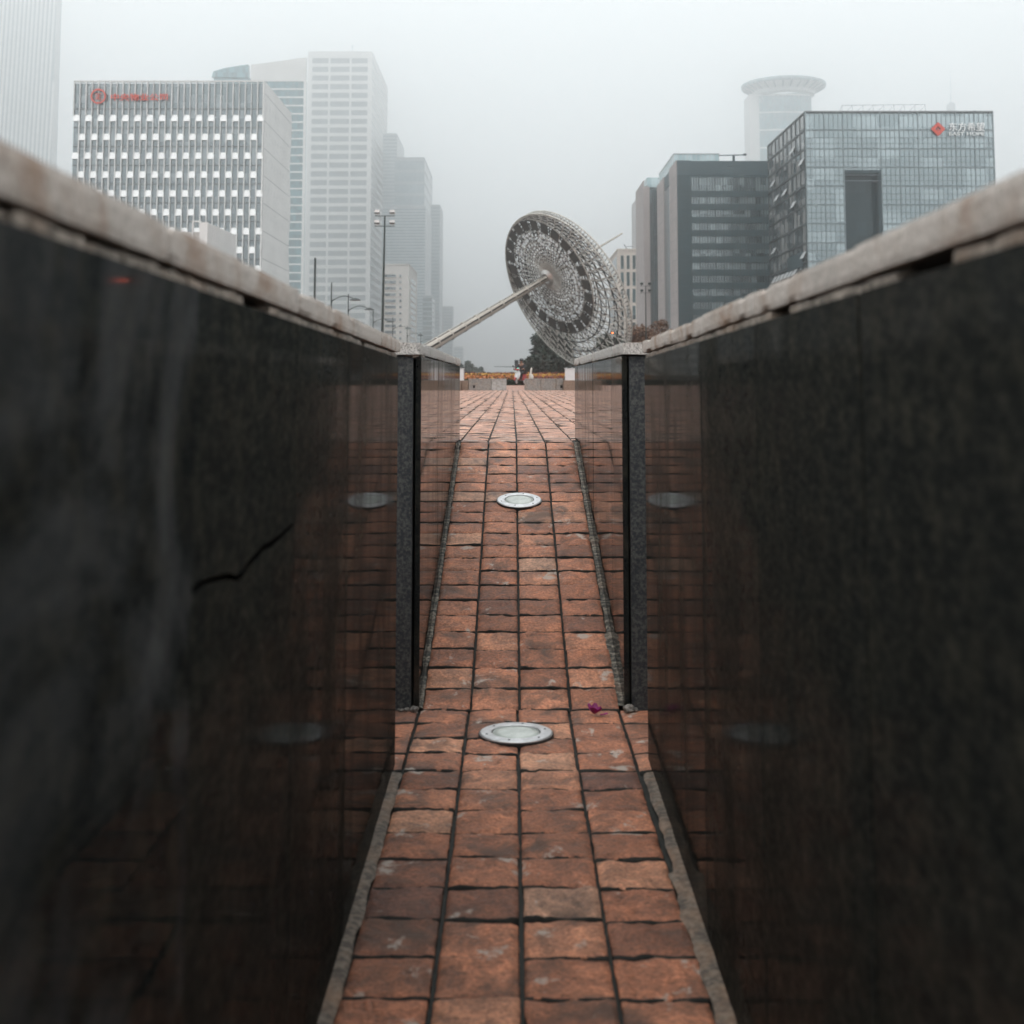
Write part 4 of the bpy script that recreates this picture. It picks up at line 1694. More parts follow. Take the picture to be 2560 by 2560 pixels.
G_R2 = glass('dark_curtain_glass', (0.014, 0.034, 0.040), (0.21, 0.26, 0.27), (1.5, 60, 2.6), .42, 2.6)
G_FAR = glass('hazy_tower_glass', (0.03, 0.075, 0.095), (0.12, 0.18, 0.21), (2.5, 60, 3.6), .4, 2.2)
G_DKTEAL = glass('dark_teal_glass', (0.012, 0.034, 0.038), (0.05, 0.10, 0.11), (3.0, 60, 6.0), .2, 2.2)
G_RECESS = glass('recess_glass', (0.008, 0.020, 0.024), (0.018, 0.034, 0.040), (2.4, 60, 3.3), .3, 1.55)
G_PALE = glass('pale_rooftop_glass', (0.30, 0.40, 0.42), (0.5, 0.6, 0.62), (2.0, 60, 2.5), .4, 1.8)


def building(name, label, x0, x1, Y, depth, group=None):
    return thing(name, label, 'building', ((x0 + x1) / 2, Y + depth / 2, PLZ - .02), group)


def hbars(mb, x0, x1, zs, Y, th, out):
    for z in zs:
        mb.box(x0, x1, Y - out, Y + .1, z - th / 2, z + th / 2)


def vbars(mb, xs, z0, z1, Y, th, out):
    for x in xs:
        mb.box(x - th / 2, x + th / 2, Y - out, Y + .1, z0, z1)


def lin(a, b, n):
    return [a + (b - a) * i / n for i in range(n + 1)]


ZG = PLZ - .02


behind('dark slab office block behind the viewpoint, mirrored in the dark glass block', 78, 99, 58, -200, M_DKCLAD)
behind('lower dark office block behind the viewpoint, mirrored in the grey glass block', 124, 175, 50, -190, M_DKCLAD)
behind('wide low dark office block behind the viewpoint on the left side', -150, -70, 30, -195, M_DKCLAD)


# --- white office block with staggered sunshade boxes
def office_left():
    Y = 300.0
    x0, x1 = at(184, 300, Y).x, at(659, 300, Y).x
    z1 = zat(205, Y)
    side_back = 337.0
    root = building('office_building', 'white office block with a checker of white boxes and a red ring sign', x0, x1, Y, 31)
    mb = MB()
    mb.box(x0, x1 - .3, Y + .15, side_back, ZG, z1 - .6)
    mb.build('glazing', G_OFF, root)
    NC = 31
    cw = (x1 - x0) / NC
    rowz = [zat(298 + 46.9 * k, Y) for k in range(9)]
    rh = rowz[0] - rowz[1]
    ztop = rowz[0] + .665
    # the crown: tall pale fins
    mb = MB()
    for i in range(NC + 1):
        x = x0 + i * cw
        w = .16 if i % 2 else .24
        mb.box(x - w / 2, x + w / 2, Y - .45, Y + .1, ztop, z1)
    mb.box(x0, x1, Y + .02, Y + .66, z1 - .25, z1 + .1)
    mb.build('crown_louver', M_WHITE, root)
    # fins below, staggered with the boxes
    mb = MB()
    for k in range(9):
        zb = rowz[k]
        for i in range(NC):
            xa = x0 + i * cw
            if (i + k) % 2 == 0:
                lo = rowz[k] - 2 * rh + .66
                mb.box(xa + cw - .12, xa + cw + .12, Y - .42, Y + .1, max(ZG, rowz[k] - rh * 1.0 - .5), rowz[k] - .5)
                mb.box(xa + cw - .12, xa + cw + .12, Y - .42, Y + .1, rowz[k] + .66, rowz[k] + rh - .5 if k else ztop)
            else:
                mb.box(xa + cw - .05, xa + cw + .05, Y - .16, Y + .1, max(ZG, rowz[k] - rh * .9), rowz[k] + rh * .5)
    mb.build('fin_louver', M_WHITE, root)
    rest = MB()
    for k in range(9):
        for i in range(NC):
            if (i + k) % 2 == 0:
                xa = x0 + i * cw
                a, b, zc, hh = xa, xa + cw, rowz[k], .80
                single = k < 6 or (k == 6 and i >= 17)
                mb = MB() if single else rest
                # a box that leans out at its foot
                mb.add([(a, Y - .05, zc + hh), (b, Y - .05, zc + hh), (b + .1, Y - .45, zc - hh), (a - .1, Y - .45, zc - hh), (a, Y + .12, zc + hh), (b, Y + .12, zc + hh), (b, Y + .12, zc - hh), (a, Y + .12, zc - hh)],
                       [(0, 3, 2, 1), (4, 5, 6, 7), (0, 1, 5, 4), (3, 7, 6, 2), (0, 4, 7, 3), (1, 2, 6, 5)])
                if single:
                    mb.build('sunshade_box', M_SIGNW, root)
    rest.build('sunshade_boxes', M_SIGNW, root, kind='stuff')
    mb = MB()
    hbars(mb, x0, x1 - .3, [rowz[k] + rh * .5 for k in range(9)], Y + .02, .28, .02)
    mb.build('floor_trim', M_MULLG, root)
    # the white flank with its wavy rear edge
    mb = MB()
    n = 40
    xs = x1
    vs, fs = [], []
    for j in range(n + 1):
        z = ZG + (z1 - ZG) * j / n
        yb = side_back + .9 * sin(j * .55)
        for x, y in ((xs - .28, Y - .3), (xs + .12, Y - .3), (xs + .12, yb), (xs - .28, yb)):
            vs.append((x, y, z))
    for j in range(n):
        for i in range(4):
            k = (i + 1) % 4
            fs.append((j * 4 + i, j * 4 + k, j * 4 + 4 + k, j * 4 + 4 + i))
    fs += [(3, 2, 1, 0), (n * 4, n * 4 + 1, n * 4 + 2, n * 4 + 3)]
    mb.add(vs, fs)
    mb.build('flank_wall', M_WHITE2, root)
    mb = MB()
    for k in range(10):
        z = z1 - 3 - k * rh * 1.45
        if z > 3:
            mb.box(xs + .115, xs + .135, Y + .66, side_back - 1, z - .06, z + .06)
    for y in lin(Y + 3, side_back - 3, 8):
        for k in range(0, 18, 2):
            z = z1 - 5 - k * rh * .72
            if z > 3:
                mb.box(xs + .115, xs + .13, y - .05, y + .05, z - 1.5, z)
    mb.build('joint_groove', M_MULLG, root)
    # sign: a ring emblem and letters
    c = at(248, 245, Y)
    mb = MB()
    ring = []
    R1, R0 = 19.5 * Y / F, 15.5 * Y / F
    n = 40
    vs = []
    for yy in (Y - .75, Y - .55):
        for rr in (R0, R1):
            for i in range(n):
                t = 2 * pi * i / n
                vs.append((c.x + rr * cos(t), yy, c.z + rr * sin(t)))
    fs = []
    for i in range(n):
        k = (i + 1) % n
        fs += [(i, k, n + k, n + i), (2 * n + i, 3 * n + i, 3 * n + k, 2 * n + k), (n + i, n + k, 3 * n + k, 3 * n + i), (i, 2 * n + i, 2 * n + k, k)]
    mb.add(vs, fs)
    s = R0 * .55
    for a, b, e, f in ((-.9, .9, .62, .86), (-.62, -.38, -.9, .3), (-.15, .12, -.9, .86), (.12, .7, -.1, .14), (-.95, .95, -.95, -.72)):
        mb.box(c.x + a * s, c.x + b * s, Y - .74, Y - .56, c.z + e * s, c.z + f * s)
    fix_normals(mb.build('emblem_logo', M_SIGNR, root))
    a = at(279, 256, Y)
    b = at(421, 256, Y)
    vs, fs = text_mesh('中央物业公司', b.x - a.x, .2, .016)
    mb = MB()
    k = 15.5 / 20
    mb.add([(a.x + q.x, Y - .55 - q.z, a.z + q.y * k) for q in vs], fs)
    fix_normals(mb.build('sign_lettering', M_SIGNR, root))


office_left()


# --- low fluted annex in front of it
def annex():
    Ya, Yb = 150.0, 170.0
    a, b = at(519, 557, Ya), at(590, 589, Yb)
    root = building('annex', 'low pale fluted annex stepping down in front of the white office block', a.x - 12, b.x, Ya, 20)
    d = (b - a)
    n = 9
    mb = MB()
    for i in range(n):
        p0 = a.lerp(b, i / n)
        p1 = a.lerp(b, (i + 1) / n)
        z = p0.z
        mb.slab([Vector((p0.x, p0.y, ZG)), Vector((p1.x, p1.y, ZG)), Vector((p1.x, p1.y, z)), Vector((p0.x, p0.y, z))], 1.0, (-1, .3, 0))
        for t in (.25, .75):
            q = p0.lerp(p1, t)
            mb.box(q.x - .02, q.x + .06, q.y - .12, q.y + .12, ZG, z - .05)
    fix_normals(mb.build('fluted_cladding', M_WHITE, root))
    mb = MB()
    mb.box(a.x - 14, a.x - .9, Ya + 1.5, Ya + 14, ZG, a.z - 1.0)
    mb.build('wall', M_BEIGE2, root)
    f0, f1 = at(479, 556, Ya + 1), at(501, 556, Ya + 1)
    mb = MB()
    mb.box(f0.x, f0.x + .14, Ya + 1.2, Ya + 1.4, a.z - 5, f0.z)
    mb.box(f1.x - .14, f1.x, Ya + 1.2, Ya + 1.4, a.z - 5, f0.z)
    mb.box(f0.x, f1.x, Ya + 1.18, Ya + 1.42, f0.z + .002, f0.z + .16)
    mb.build('portal_frame', M_WHITE, root)


annex()


# --- tall white tower with ribbon windows
def tower_left():
    Y = 1900.0
    k_ = Y / 430
    x0, x1 = at(765, 500, Y).x, at(927, 500, Y).x
    xs = at(966, 600, 1).x  # direction only
    z1 = zat(140, Y)
    # flank recedes to the right: its far edge lies at px 966 on the same x plane
    yb = (x1) / ((966 - HX) / F) - TILT * 240
    root = building('office_tower', 'tall white tower with ribbon windows in three bays, top lost in fog', x0, x1, Y, yb - Y)
    mb = MB()
    mb.box(x0 + .2, x1 - .2, Y + .25, yb - .2, ZG, z1 - 1)
    mb.build('glazing', G_BAND, root)
    st = 22.45 * (Y + 4) / F
    nf = int((z1 - 4) / st)
    mb = MB()
    tops = []
    for k in range(nf + 1):
        zt = z1 - k * st
        mb.box(x0, x1, Y - .12, Y + .3, zt - st * .40, zt)
        mb.box(x1 - .3, x1 + .12, Y + .32, yb, zt - st * .52, zt)
    mb.build('spandrel_cladding', M_WHITE2, root)
    mb = MB()
    w3 = [x0, x0 + (x1 - x0) * .335, x0 + (x1 - x0) * .665, x1]
    for i, x in enumerate(w3):
        w = (1.5 if i in (0, 3) else .7) * k_
        xa = x if i == 0 else (x - w if i == 3 else x - w / 2)
        mb.box(xa, xa + w, Y - .05, Y + .28, ZG, z1 - .05)
    for y in lin(Y + 1, yb - 1, 9):
        mb.box(x1 - .28, x1 + .06, y - .45 * k_, y + .45 * k_, ZG, z1 - .05)
    mb.build('pier_cladding', M_WHITE2, root)
    mb = MB()
    for k in range(nf + 1):
        zt = z1 - k * st
        for i in range(3):
            for x in lin(w3[i] + 1.5 * k_, w3[i + 1] - 1.5 * k_, 7):
                mb.box(x - .09 * k_, x + .09 * k_, Y + .12, Y + .3, zt - st, zt - st * .4)
    mb.build('mullion', M_MULLG, root)
    mb = MB()
    mb.box(x0 - .3, x1 + .3, Y - .4, yb + .3, z1, z1 + 1.2 * k_)
    mb.build('roof', M_WHITE2, root)
    mb = MB()
    c = at(882, 118, Y + 8)
    mb.tube((c.x, Y + 8, z1 + 1), (c.x, Y + 8, c.z), .35, n=6)
    mb.box(c.x - 3, c.x + 2, Y + 7.8, Y + 8.2, c.z - .35, c.z + .35)
    mb.build('roof_crane', M_MULL, root)


tower_left()


# --- teal glass slab with white bands and swept roof, left of the tower
def tower_teal():
    Y = 1000.0
    k_ = Y / 436
    x0, x1 = at(650, 400, Y).x, at(763.5, 400, Y).x
    zr = zat(150, Y)
    zl = zat(196, Y)
    xl = at(528, 200, Y).x
    root = building('office_tower', 'teal glass tower with thin white bands and a swept curved roof', x0, x1, Y, 5)
    mb = MB()
    mb.box(x0, x1 - .4, Y + .2, Y + 5, ZG, zat(205, Y))
    mb.build('glazing', G_TEAL, root)
    st = 21.3 * (Y + 4) / F
    mb = MB()
    z = zat(203, Y)
    while z > 3:
        mb.box(x0 - .1, x1 - .4, Y - .1, Y + .3, z - .55 * k_, z)
        z -= st
    mb.box(x1 - .95 * k_, x1, Y - .2, Y + .3, ZG, zat(205, Y))
    mb.build('band_cladding', M_WHITE2, root)
    mb = MB()
    for x in lin(x0, x1 - 1, 14):
        mb.box(x - .06 * k_, x + .06 * k_, Y + .05, Y + .25, ZG, zat(206, Y))
    mb.build('mullion', M_MULL, root)
    # swept white roof rising to the right
    mb = MB()
    pts = [(at(528, 197, Y).x, zat(206, Y) + .01), (at(765, 150, Y).x, zat(206, Y) + .01), (at(765, 150, Y).x, zat(146, Y)), (at(720, 154, Y).x, zat(153, Y)), (at(660, 160, Y).x, zat(161, Y)), (at(628, 164, Y).x, zat(164.5, Y))]
    mb.prism([pts[1], pts[2], pts[3], pts[4], pts[5], (at(628, 164, Y).x, zat(206, Y) + .01)], Y - .3, Y + 5)
    fix_normals(mb.build('roof', M_WHITE2, root))
    mb = MB()
    mb.prism([(at(530, 197, Y).x, zat(196, Y)), (at(534, 190, Y).x, zat(182, Y)), (at(560, 176, Y).x, zat(174.5, Y)), (at(600, 170, Y).x, zat(168, Y)), (at(621, 166, Y).x, zat(165, Y)), (at(622, 197, Y).x, zat(198, Y))], Y - 1, Y + 5)
    fix_normals(mb.build('roof_canopy', G_TEAL, root))
    mb = MB()
    mb.box(at(532, 300, Y).x, x0 - .1, Y + .6, Y + 4.5, ZG, zat(198.5, Y))
    mb.build('lower_wing', G_TEAL, root)


tower_teal()


# --- ribbed tower at the left edge, almost lost in the fog
def tower_edge():
    Y = 2150.0
    x1 = at(134.5, 200, Y).x
    x0 = x1 - 175
    z1 = zat(-10, Y)
    root = building('office_tower', 'pale ribbed tower fading into the fog above the left wall', x0, x1, Y, 40)
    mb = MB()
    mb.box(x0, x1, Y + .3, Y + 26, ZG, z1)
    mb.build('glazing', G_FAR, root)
    mb = MB()
    sl_ = 20.0
    for x in lin(x0 - 8, x1 - .8, 25):
        ze = z1 if x + sl_ < x1 else z1 * max(.05, (x1 - x) / sl_)
        xe = x + sl_ * ze / z1
        mb.prism([(x - 1.9, ZG), (x + 1.7, ZG), (xe + 1.7, ze), (xe - 1.9, ze)], Y - .3, Y + .28)
    for x, in [(x1 + .3,)]:
        for y in lin(Y + 1, Y + 21, 5):
            mb.box(x1 + .003, x1 + .35, y - .8, y + .8, ZG, z1)
    fix_normals(mb.build('rib_cladding', M_WHITE2, root))
    mb = MB()
    mb.box(x0 - .2, x1 + .4, Y - .5, Y + 26.2, z1 + .002, z1 + 1.5)
    mb.build('roof', M_WHITE2, root)


tower_edge()


# --- generic banded block
def banded(name, label, pxa, pxb, pytop, Y, depth, glassm, bandm, storey_px, band=.35, side_px=None, group=None, vn=0, roof_pts=None, flank=1):
    x0, x1 = at(pxa, 600, Y).x, at(pxb, 600, Y).x
    z1 = zat(pytop, Y)
    if side_px is not None:
        xe = x1 if flank > 0 else x0
        depth = max(3.0, xe / ((side_px - HX) / F) - TILT * .4 * z1 - Y)
    root = building(name, label, x0, x1, Y, depth, group)
    mb = MB()
    mb.box(x0, x1, Y + .2, Y + depth, ZG, z1 - .3)
    mb.build('glazing', glassm, root)
    st = storey_px * Y / F
    mb = MB()
    z = z1
    while z > 2:
        mb.box(x0 - .05, x1 + .05, Y - .05, Y + .3, z - st * band, z)
        if flank > 0:
            mb.box(x1 + .003, x1 + .15, Y + .32, Y + depth, z - st * band, z)
        else:
            mb.box(x0 - .15, x0 - .003, Y + .32, Y + depth, z - st * band, z)
        z -= st
    mb.build('spandrel_cladding', bandm, root)
    if vn:
        mb = MB()
        for x in lin(x0 + .1, x1 - .1, vn):
            mb.box(x - .12, x + .12, Y - .12, Y + .25, ZG, z1 - .05)
        xf = x1 if flank > 0 else x0
        for y in lin(Y + .5, Y + depth - .3, max(2, vn // 2)):
            mb.box(xf - .2, xf + .2, y - .12, y + .12, ZG, z1 - .05)
        mb.build('mullion', M_MULLG, root)
    mb = MB()
    mb.box(x0 - .1, x1 + .16, Y - .1, Y + depth + .1, z1 + .002, z1 + .9)
    mb.build('roof', bandm, root)
    return root


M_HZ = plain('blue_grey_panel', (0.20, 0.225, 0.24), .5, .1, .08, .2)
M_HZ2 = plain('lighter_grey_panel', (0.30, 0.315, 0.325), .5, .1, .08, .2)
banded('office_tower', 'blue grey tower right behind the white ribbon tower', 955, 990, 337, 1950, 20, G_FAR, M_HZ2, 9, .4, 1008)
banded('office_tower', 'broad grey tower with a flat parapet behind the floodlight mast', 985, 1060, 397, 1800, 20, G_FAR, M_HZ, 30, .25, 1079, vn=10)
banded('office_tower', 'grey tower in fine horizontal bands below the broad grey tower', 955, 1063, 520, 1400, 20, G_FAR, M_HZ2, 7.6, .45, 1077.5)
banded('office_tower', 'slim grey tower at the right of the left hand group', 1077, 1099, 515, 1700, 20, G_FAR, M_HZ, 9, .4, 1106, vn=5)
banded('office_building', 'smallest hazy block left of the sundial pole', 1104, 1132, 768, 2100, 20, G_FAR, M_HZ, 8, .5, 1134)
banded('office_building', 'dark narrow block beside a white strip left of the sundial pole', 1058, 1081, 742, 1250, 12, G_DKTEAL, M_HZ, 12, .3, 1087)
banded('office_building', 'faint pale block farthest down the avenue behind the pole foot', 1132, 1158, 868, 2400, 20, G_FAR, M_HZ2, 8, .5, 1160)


# --- beige block with ribbon and small windows (left), and tooth-like windows on its flank
def beige_left():
    Y = 460.0
    x0, x1 = at(955, 760, Y).x, at(1021.5, 760, Y).x
    z1 = zat(664, Y)
    yb = x1 / ((1042 - HX) / F) - TILT * 18
    root = building('office_building', 'beige block with wide and small windows below the floodlight mast', x0, x1, Y, yb - Y)
    mb = MB()
    mb.box(x0, x1, Y, yb, ZG, z1)
    mb.build('wall', M_BEIGE2, root)
    sp = 15.55
    for k in range(15):
        py = 691 + k * sp
        if py > 945:
            break
        for a, b, h in ((962, 989.5, 7.5), (998, 1003.5, 6)):
            pa, pb = at(a, py, Y), at(b, py, Y)
            mb = MB()
            hh = h * Y / F / 2
            mb.box(pa.x, pb.x, Y - .06, Y + .05, pa.z - hh, pa.z + hh)
            w = mb.build('window', G_OFF, root)
            mb = MB()
            mb.box(pa.x - .12, pb.x + .12, Y - .2, Y - .002, pa.z - hh - .28, pa.z - hh - .06)
            mb.build('sill', M_BEIGE, w)
        z = zat(py + 4, Y)
        mb = MB()
        ya, yc = Y + (yb - Y) * .2, Y + (yb - Y) * .78
        h = .62
        mb.add([(x1 + .06, ya, z - h), (x1 + .06, yc, z - h * 1.2), (x1 + .06, yc, z + h * 1.3), (x1 + .06, ya + 2, z + h), (x1 - .05, ya, z - h), (x1 - .05, yc, z - h * 1.2), (x1 - .05, yc, z + h * 1.3), (x1 - .05, ya + 2, z + h)],
               [(0, 1, 2, 3), (7, 6, 5, 4), (0, 4, 5, 1), (1, 5, 6, 2), (2, 6, 7, 3), (3, 7, 4, 0)])
        fix_normals(mb.build('window', G_OFF, root))
    mb = MB()
    mb.box(x0 - .15, x1 + .15, Y - .15, yb + .15, z1 + .002, z1 + .5)
    mb.build('parapet', M_BEIGE2, root)


beige_left()


# --- grey glass block on the right with its emblem sign
def glass_right():
    Y = 285.0
    pxa, pxb = 2017, 2489
    x0, x1 = at(pxa, 500, Y).x, at(pxb, 500, Y).x
    z1 = zat(284, Y)
    yb = x0 / ((1926.5 - HX) / F) - TILT * 25
    root = building('office_building', 'grey glass office block with a red diamond sign and a tall dark recess', x0, x1, Y, yb - Y)
    ra, rb = at(2116, 600, Y).x, at(2207, 600, Y).x
    rz = zat(427, Y)
    mb = MB()
    D = 2.6
    mb.box(x0 + .1, ra, Y + .12, yb - .1, ZG, z1 - .2)
    mb.box(rb, x1 - .1, Y + .12, yb - .1, ZG, z1 - .2)
    mb.box(ra + .002, rb - .002, Y + .12, yb - .1, rz, z1 - .2)
    mb.build('glazing', G_R1, root)
    mb = MB()
    mb.box(ra + .01, rb - .01, Y + D, Y + D + 1, ZG, rz - .01)
    mb.build('recess_glazing', G_RECESS, root)
    mb = MB()
    mb.box(rb - .75, rb - .01, Y - .02, Y + D - .01, ZG, rz - .85)
    mb.box(ra + .01, rb - .01, Y - .02, Y + D - .01, rz - .8, rz - .01)
    mb.box(ra + .01, ra + .25, Y - .01, Y + D - .01, ZG, rz - .85)
    mb.build('recess_frame', G_RECESS, root)
    st = 47.5 * (Y + 3) / F
    mb = MB()
    z = zat(327, Y)
    zs = []
    while z > 2:
        zs.append(z)
        z -= st
    for z in zs:
        segs = ((x0, x1),) if z > rz else ((x0, ra), (rb, x1))
        for a, b in segs:
            mb.box(a, b, Y - .1, Y + .2, z - .16, z + .16)
            mb.box(a, b, Y - .02, Y + .2, z - st * .42 - .06, z - st * .42 + .06)
            mb.box(a, b, Y - .02, Y + .2, z - st * .72 - .05, z - st * .72 + .05)
    n = 40
    for i in range(n + 1):
        x = x0 + (x1 - x0) * i / n
        big = i % 4 == 0
        w, o_ = (.10, .12) if big else (.035, .05)
        top = z1
        if ra < x < rb:
            mb.box(x - w, x + w, Y - o_, Y + .2, rz, top)
        else:
            mb.box(x - w, x + w, Y - o_, Y + .2, ZG, top)
    mb.build('mullion', M_MULLP, root)
    mb = MB()
    mb.box(x0 - .1, x1 + .1, Y - .15, yb + .1, z1 - .01, z1 + .35)
    mb.build('roof_edge', M_MULLG, root)
    # flank with dark grid and open sashes
    mb = MB()
    mb.box(x0 - .1, x0 + .098, Y + .3, yb - .12, ZG, z1 - .25)
    mb.build('flank_glazing', G_R1S, root)
    mb = MB()
    for z in zs:
        mb.box(x0 - .28, x0 + .02, Y + .2, yb, z - .24, z + .24)
    mb.box(x0 - .3, x0 + .02, Y + .1, yb, z1 - .26, z1 - .02)
    ny = 9
    ys = lin(Y + .35, yb - .15, ny)
    for y in ys:
        mb.box(x0 - .24, x0 + .02, y - .24, y + .24, ZG, z1 - .27)
    mb.build('flank_mullion', M_MULL, root)
    wr = random.Random(9)
    for k in range(18):
        i = wr.randrange(ny)
        z = zs[wr.randrange(0, 9)] - st * .62 if k < 12 else zs[7] - st * .35
        if k >= 12:
            i = k - 12 + 2
        ya, yc = ys[i] + .5, ys[i + 1] - .5
        mb = MB()
        zt, zb = z + .75, z - .75
        mb.add([(x0 - .15, ya, zt), (x0 - .15, yc, zt), (x0 - .95, yc, zb), (x0 - .95, ya, zb), (x0 - .09, ya, zt), (x0 - .09, yc, zt), (x0 - .88, yc, zb - .05), (x0 - .88, ya, zb - .05)],
               [(0, 1, 2, 3), (7, 6, 5, 4), (0, 4, 5, 1), (1, 5, 6, 2), (2, 6, 7, 3), (3, 7, 4, 0)])
        fix_normals(mb.build('open_window', M_FRAMEW, root))
    # dark loading opening low on the flank
    mb = MB()
    za, zb = zat(662, Y + 6), zat(632, Y + 6)
    mb.box(x0 - .33, x0 - .05, ys[1] - 1.0, ys[4] + 1.5, zb - 3.4, zb)
    mb.build('flank_opening', M_DKCLAD, root)
    # emblem
    c = at(2344, 326, Y)
    u = Y / F
    mb = MB()
    for a in range(4):
        t = a * pi / 2
        p = [(18.5, 3.2), (18.5, -3.2), (5.5, -9.5), (5.5, 9.5)] if False else None
    o_, i_ = 18.5 * u, 7.5 * u
    vs, fs = [], []

    def dia(r, rnd, yy):
        out = []
        for k in range(4):
            t = k * pi / 2
            t1 = (k + 1) * pi / 2
            A = Vector((r * cos(t), r * sin(t)))
            B = Vector((r * cos(t1), r * sin(t1)))
            P_ = Vector((r * cos(t - pi / 2), r * sin(t - pi / 2)))
            out.append(A.lerp(P_, rnd))
            out.append(A * (1 - rnd * .35))
            out.append(A.lerp(B, rnd))
        return [(c.x + q.x, yy, c.z + q.y) for q in out]
    n = 12
    vs = dia(i_, .12, Y - .5) + dia(o_, .16, Y - .5) + dia(i_, .12, Y - .2) + dia(o_, .16, Y - .2)
    for i in range(n):
        k = (i + 1) % n
        fs += [(i, k, n + k, n + i), (2 * n + i, 3 * n + i, 3 * n + k, 2 * n + k), (n + i, n + k, 3 * n + k, 3 * n + i), (i, 2 * n + i, 2 * n + k, k)]
    mb.add(vs, fs)
    mb.prism([(c.x - 3.2 * u, c.z - 5 * u), (c.x + 2.2 * u, c.z - 5 * u), (c.x + .2 * u, c.z + 4 * u)], Y - .5, Y - .2)
    fix_normals(mb.build('emblem_logo', M_SIGNR, root))
    for body, pa, pb, py0, py1 in (('东方希望', 2371.5, 2459.5, 331, 309.5), ('EAST HOPE', 2371.5, 2459, 342, 333.5)):
        a = at(pa, py0, Y)
        b = at(pb, py1, Y)
        vs, fs = text_mesh(body, b.x - a.x, .25, .004)
        hh = max(q.y for q in vs)
        k = (b.z - a.z) / hh
        mb = MB()
        mb.add([(a.x + q.x, Y - .25 - q.z, a.z + q.y * k) for q in vs], fs)
        fix_normals(mb.build('sign_lettering', M_SIGNW, root))
    # roof rail truss
    mb = MB()
    ta, tb = at(2105, 266, Y + 6), at(2313, 264, Y + 6)
    yy = Y + 6
    z0 = z1 + .36
    mb.tube((ta.x, yy, ta.z), (tb.x, yy, tb.z), .07, n=5)
    mb.tube((ta.x, yy, ta.z), (ta.x - 1.1, yy, z0), .06, n=5)
    for i in range(9):
        x = ta.x + (tb.x - ta.x) * i / 8
        mb.tube((x, yy, z0), (x, yy, ta.z), .05, n=5)
        if i < 8:
            x2 = ta.x + (tb.x - ta.x) * (i + 1) / 8
            mb.tube((x, yy, z0), (x2, yy, ta.z), .04, n=5)
            mb.tube((x, yy + 2, z0), (x2, yy, ta.z), .04, n=5)
    mb.build('roof_truss_frame', M_FRAMEW, root)
    mb = MB()
    p_ = at(2437, 284, Y + 3)
    mb.box(p_.x - .2, p_.x + .2, Y + 3, Y + 3.4, z1 + .3, z1 + 1.1)
    mb.build('roof_vent', M_DKCLAD, root)


glass_right()


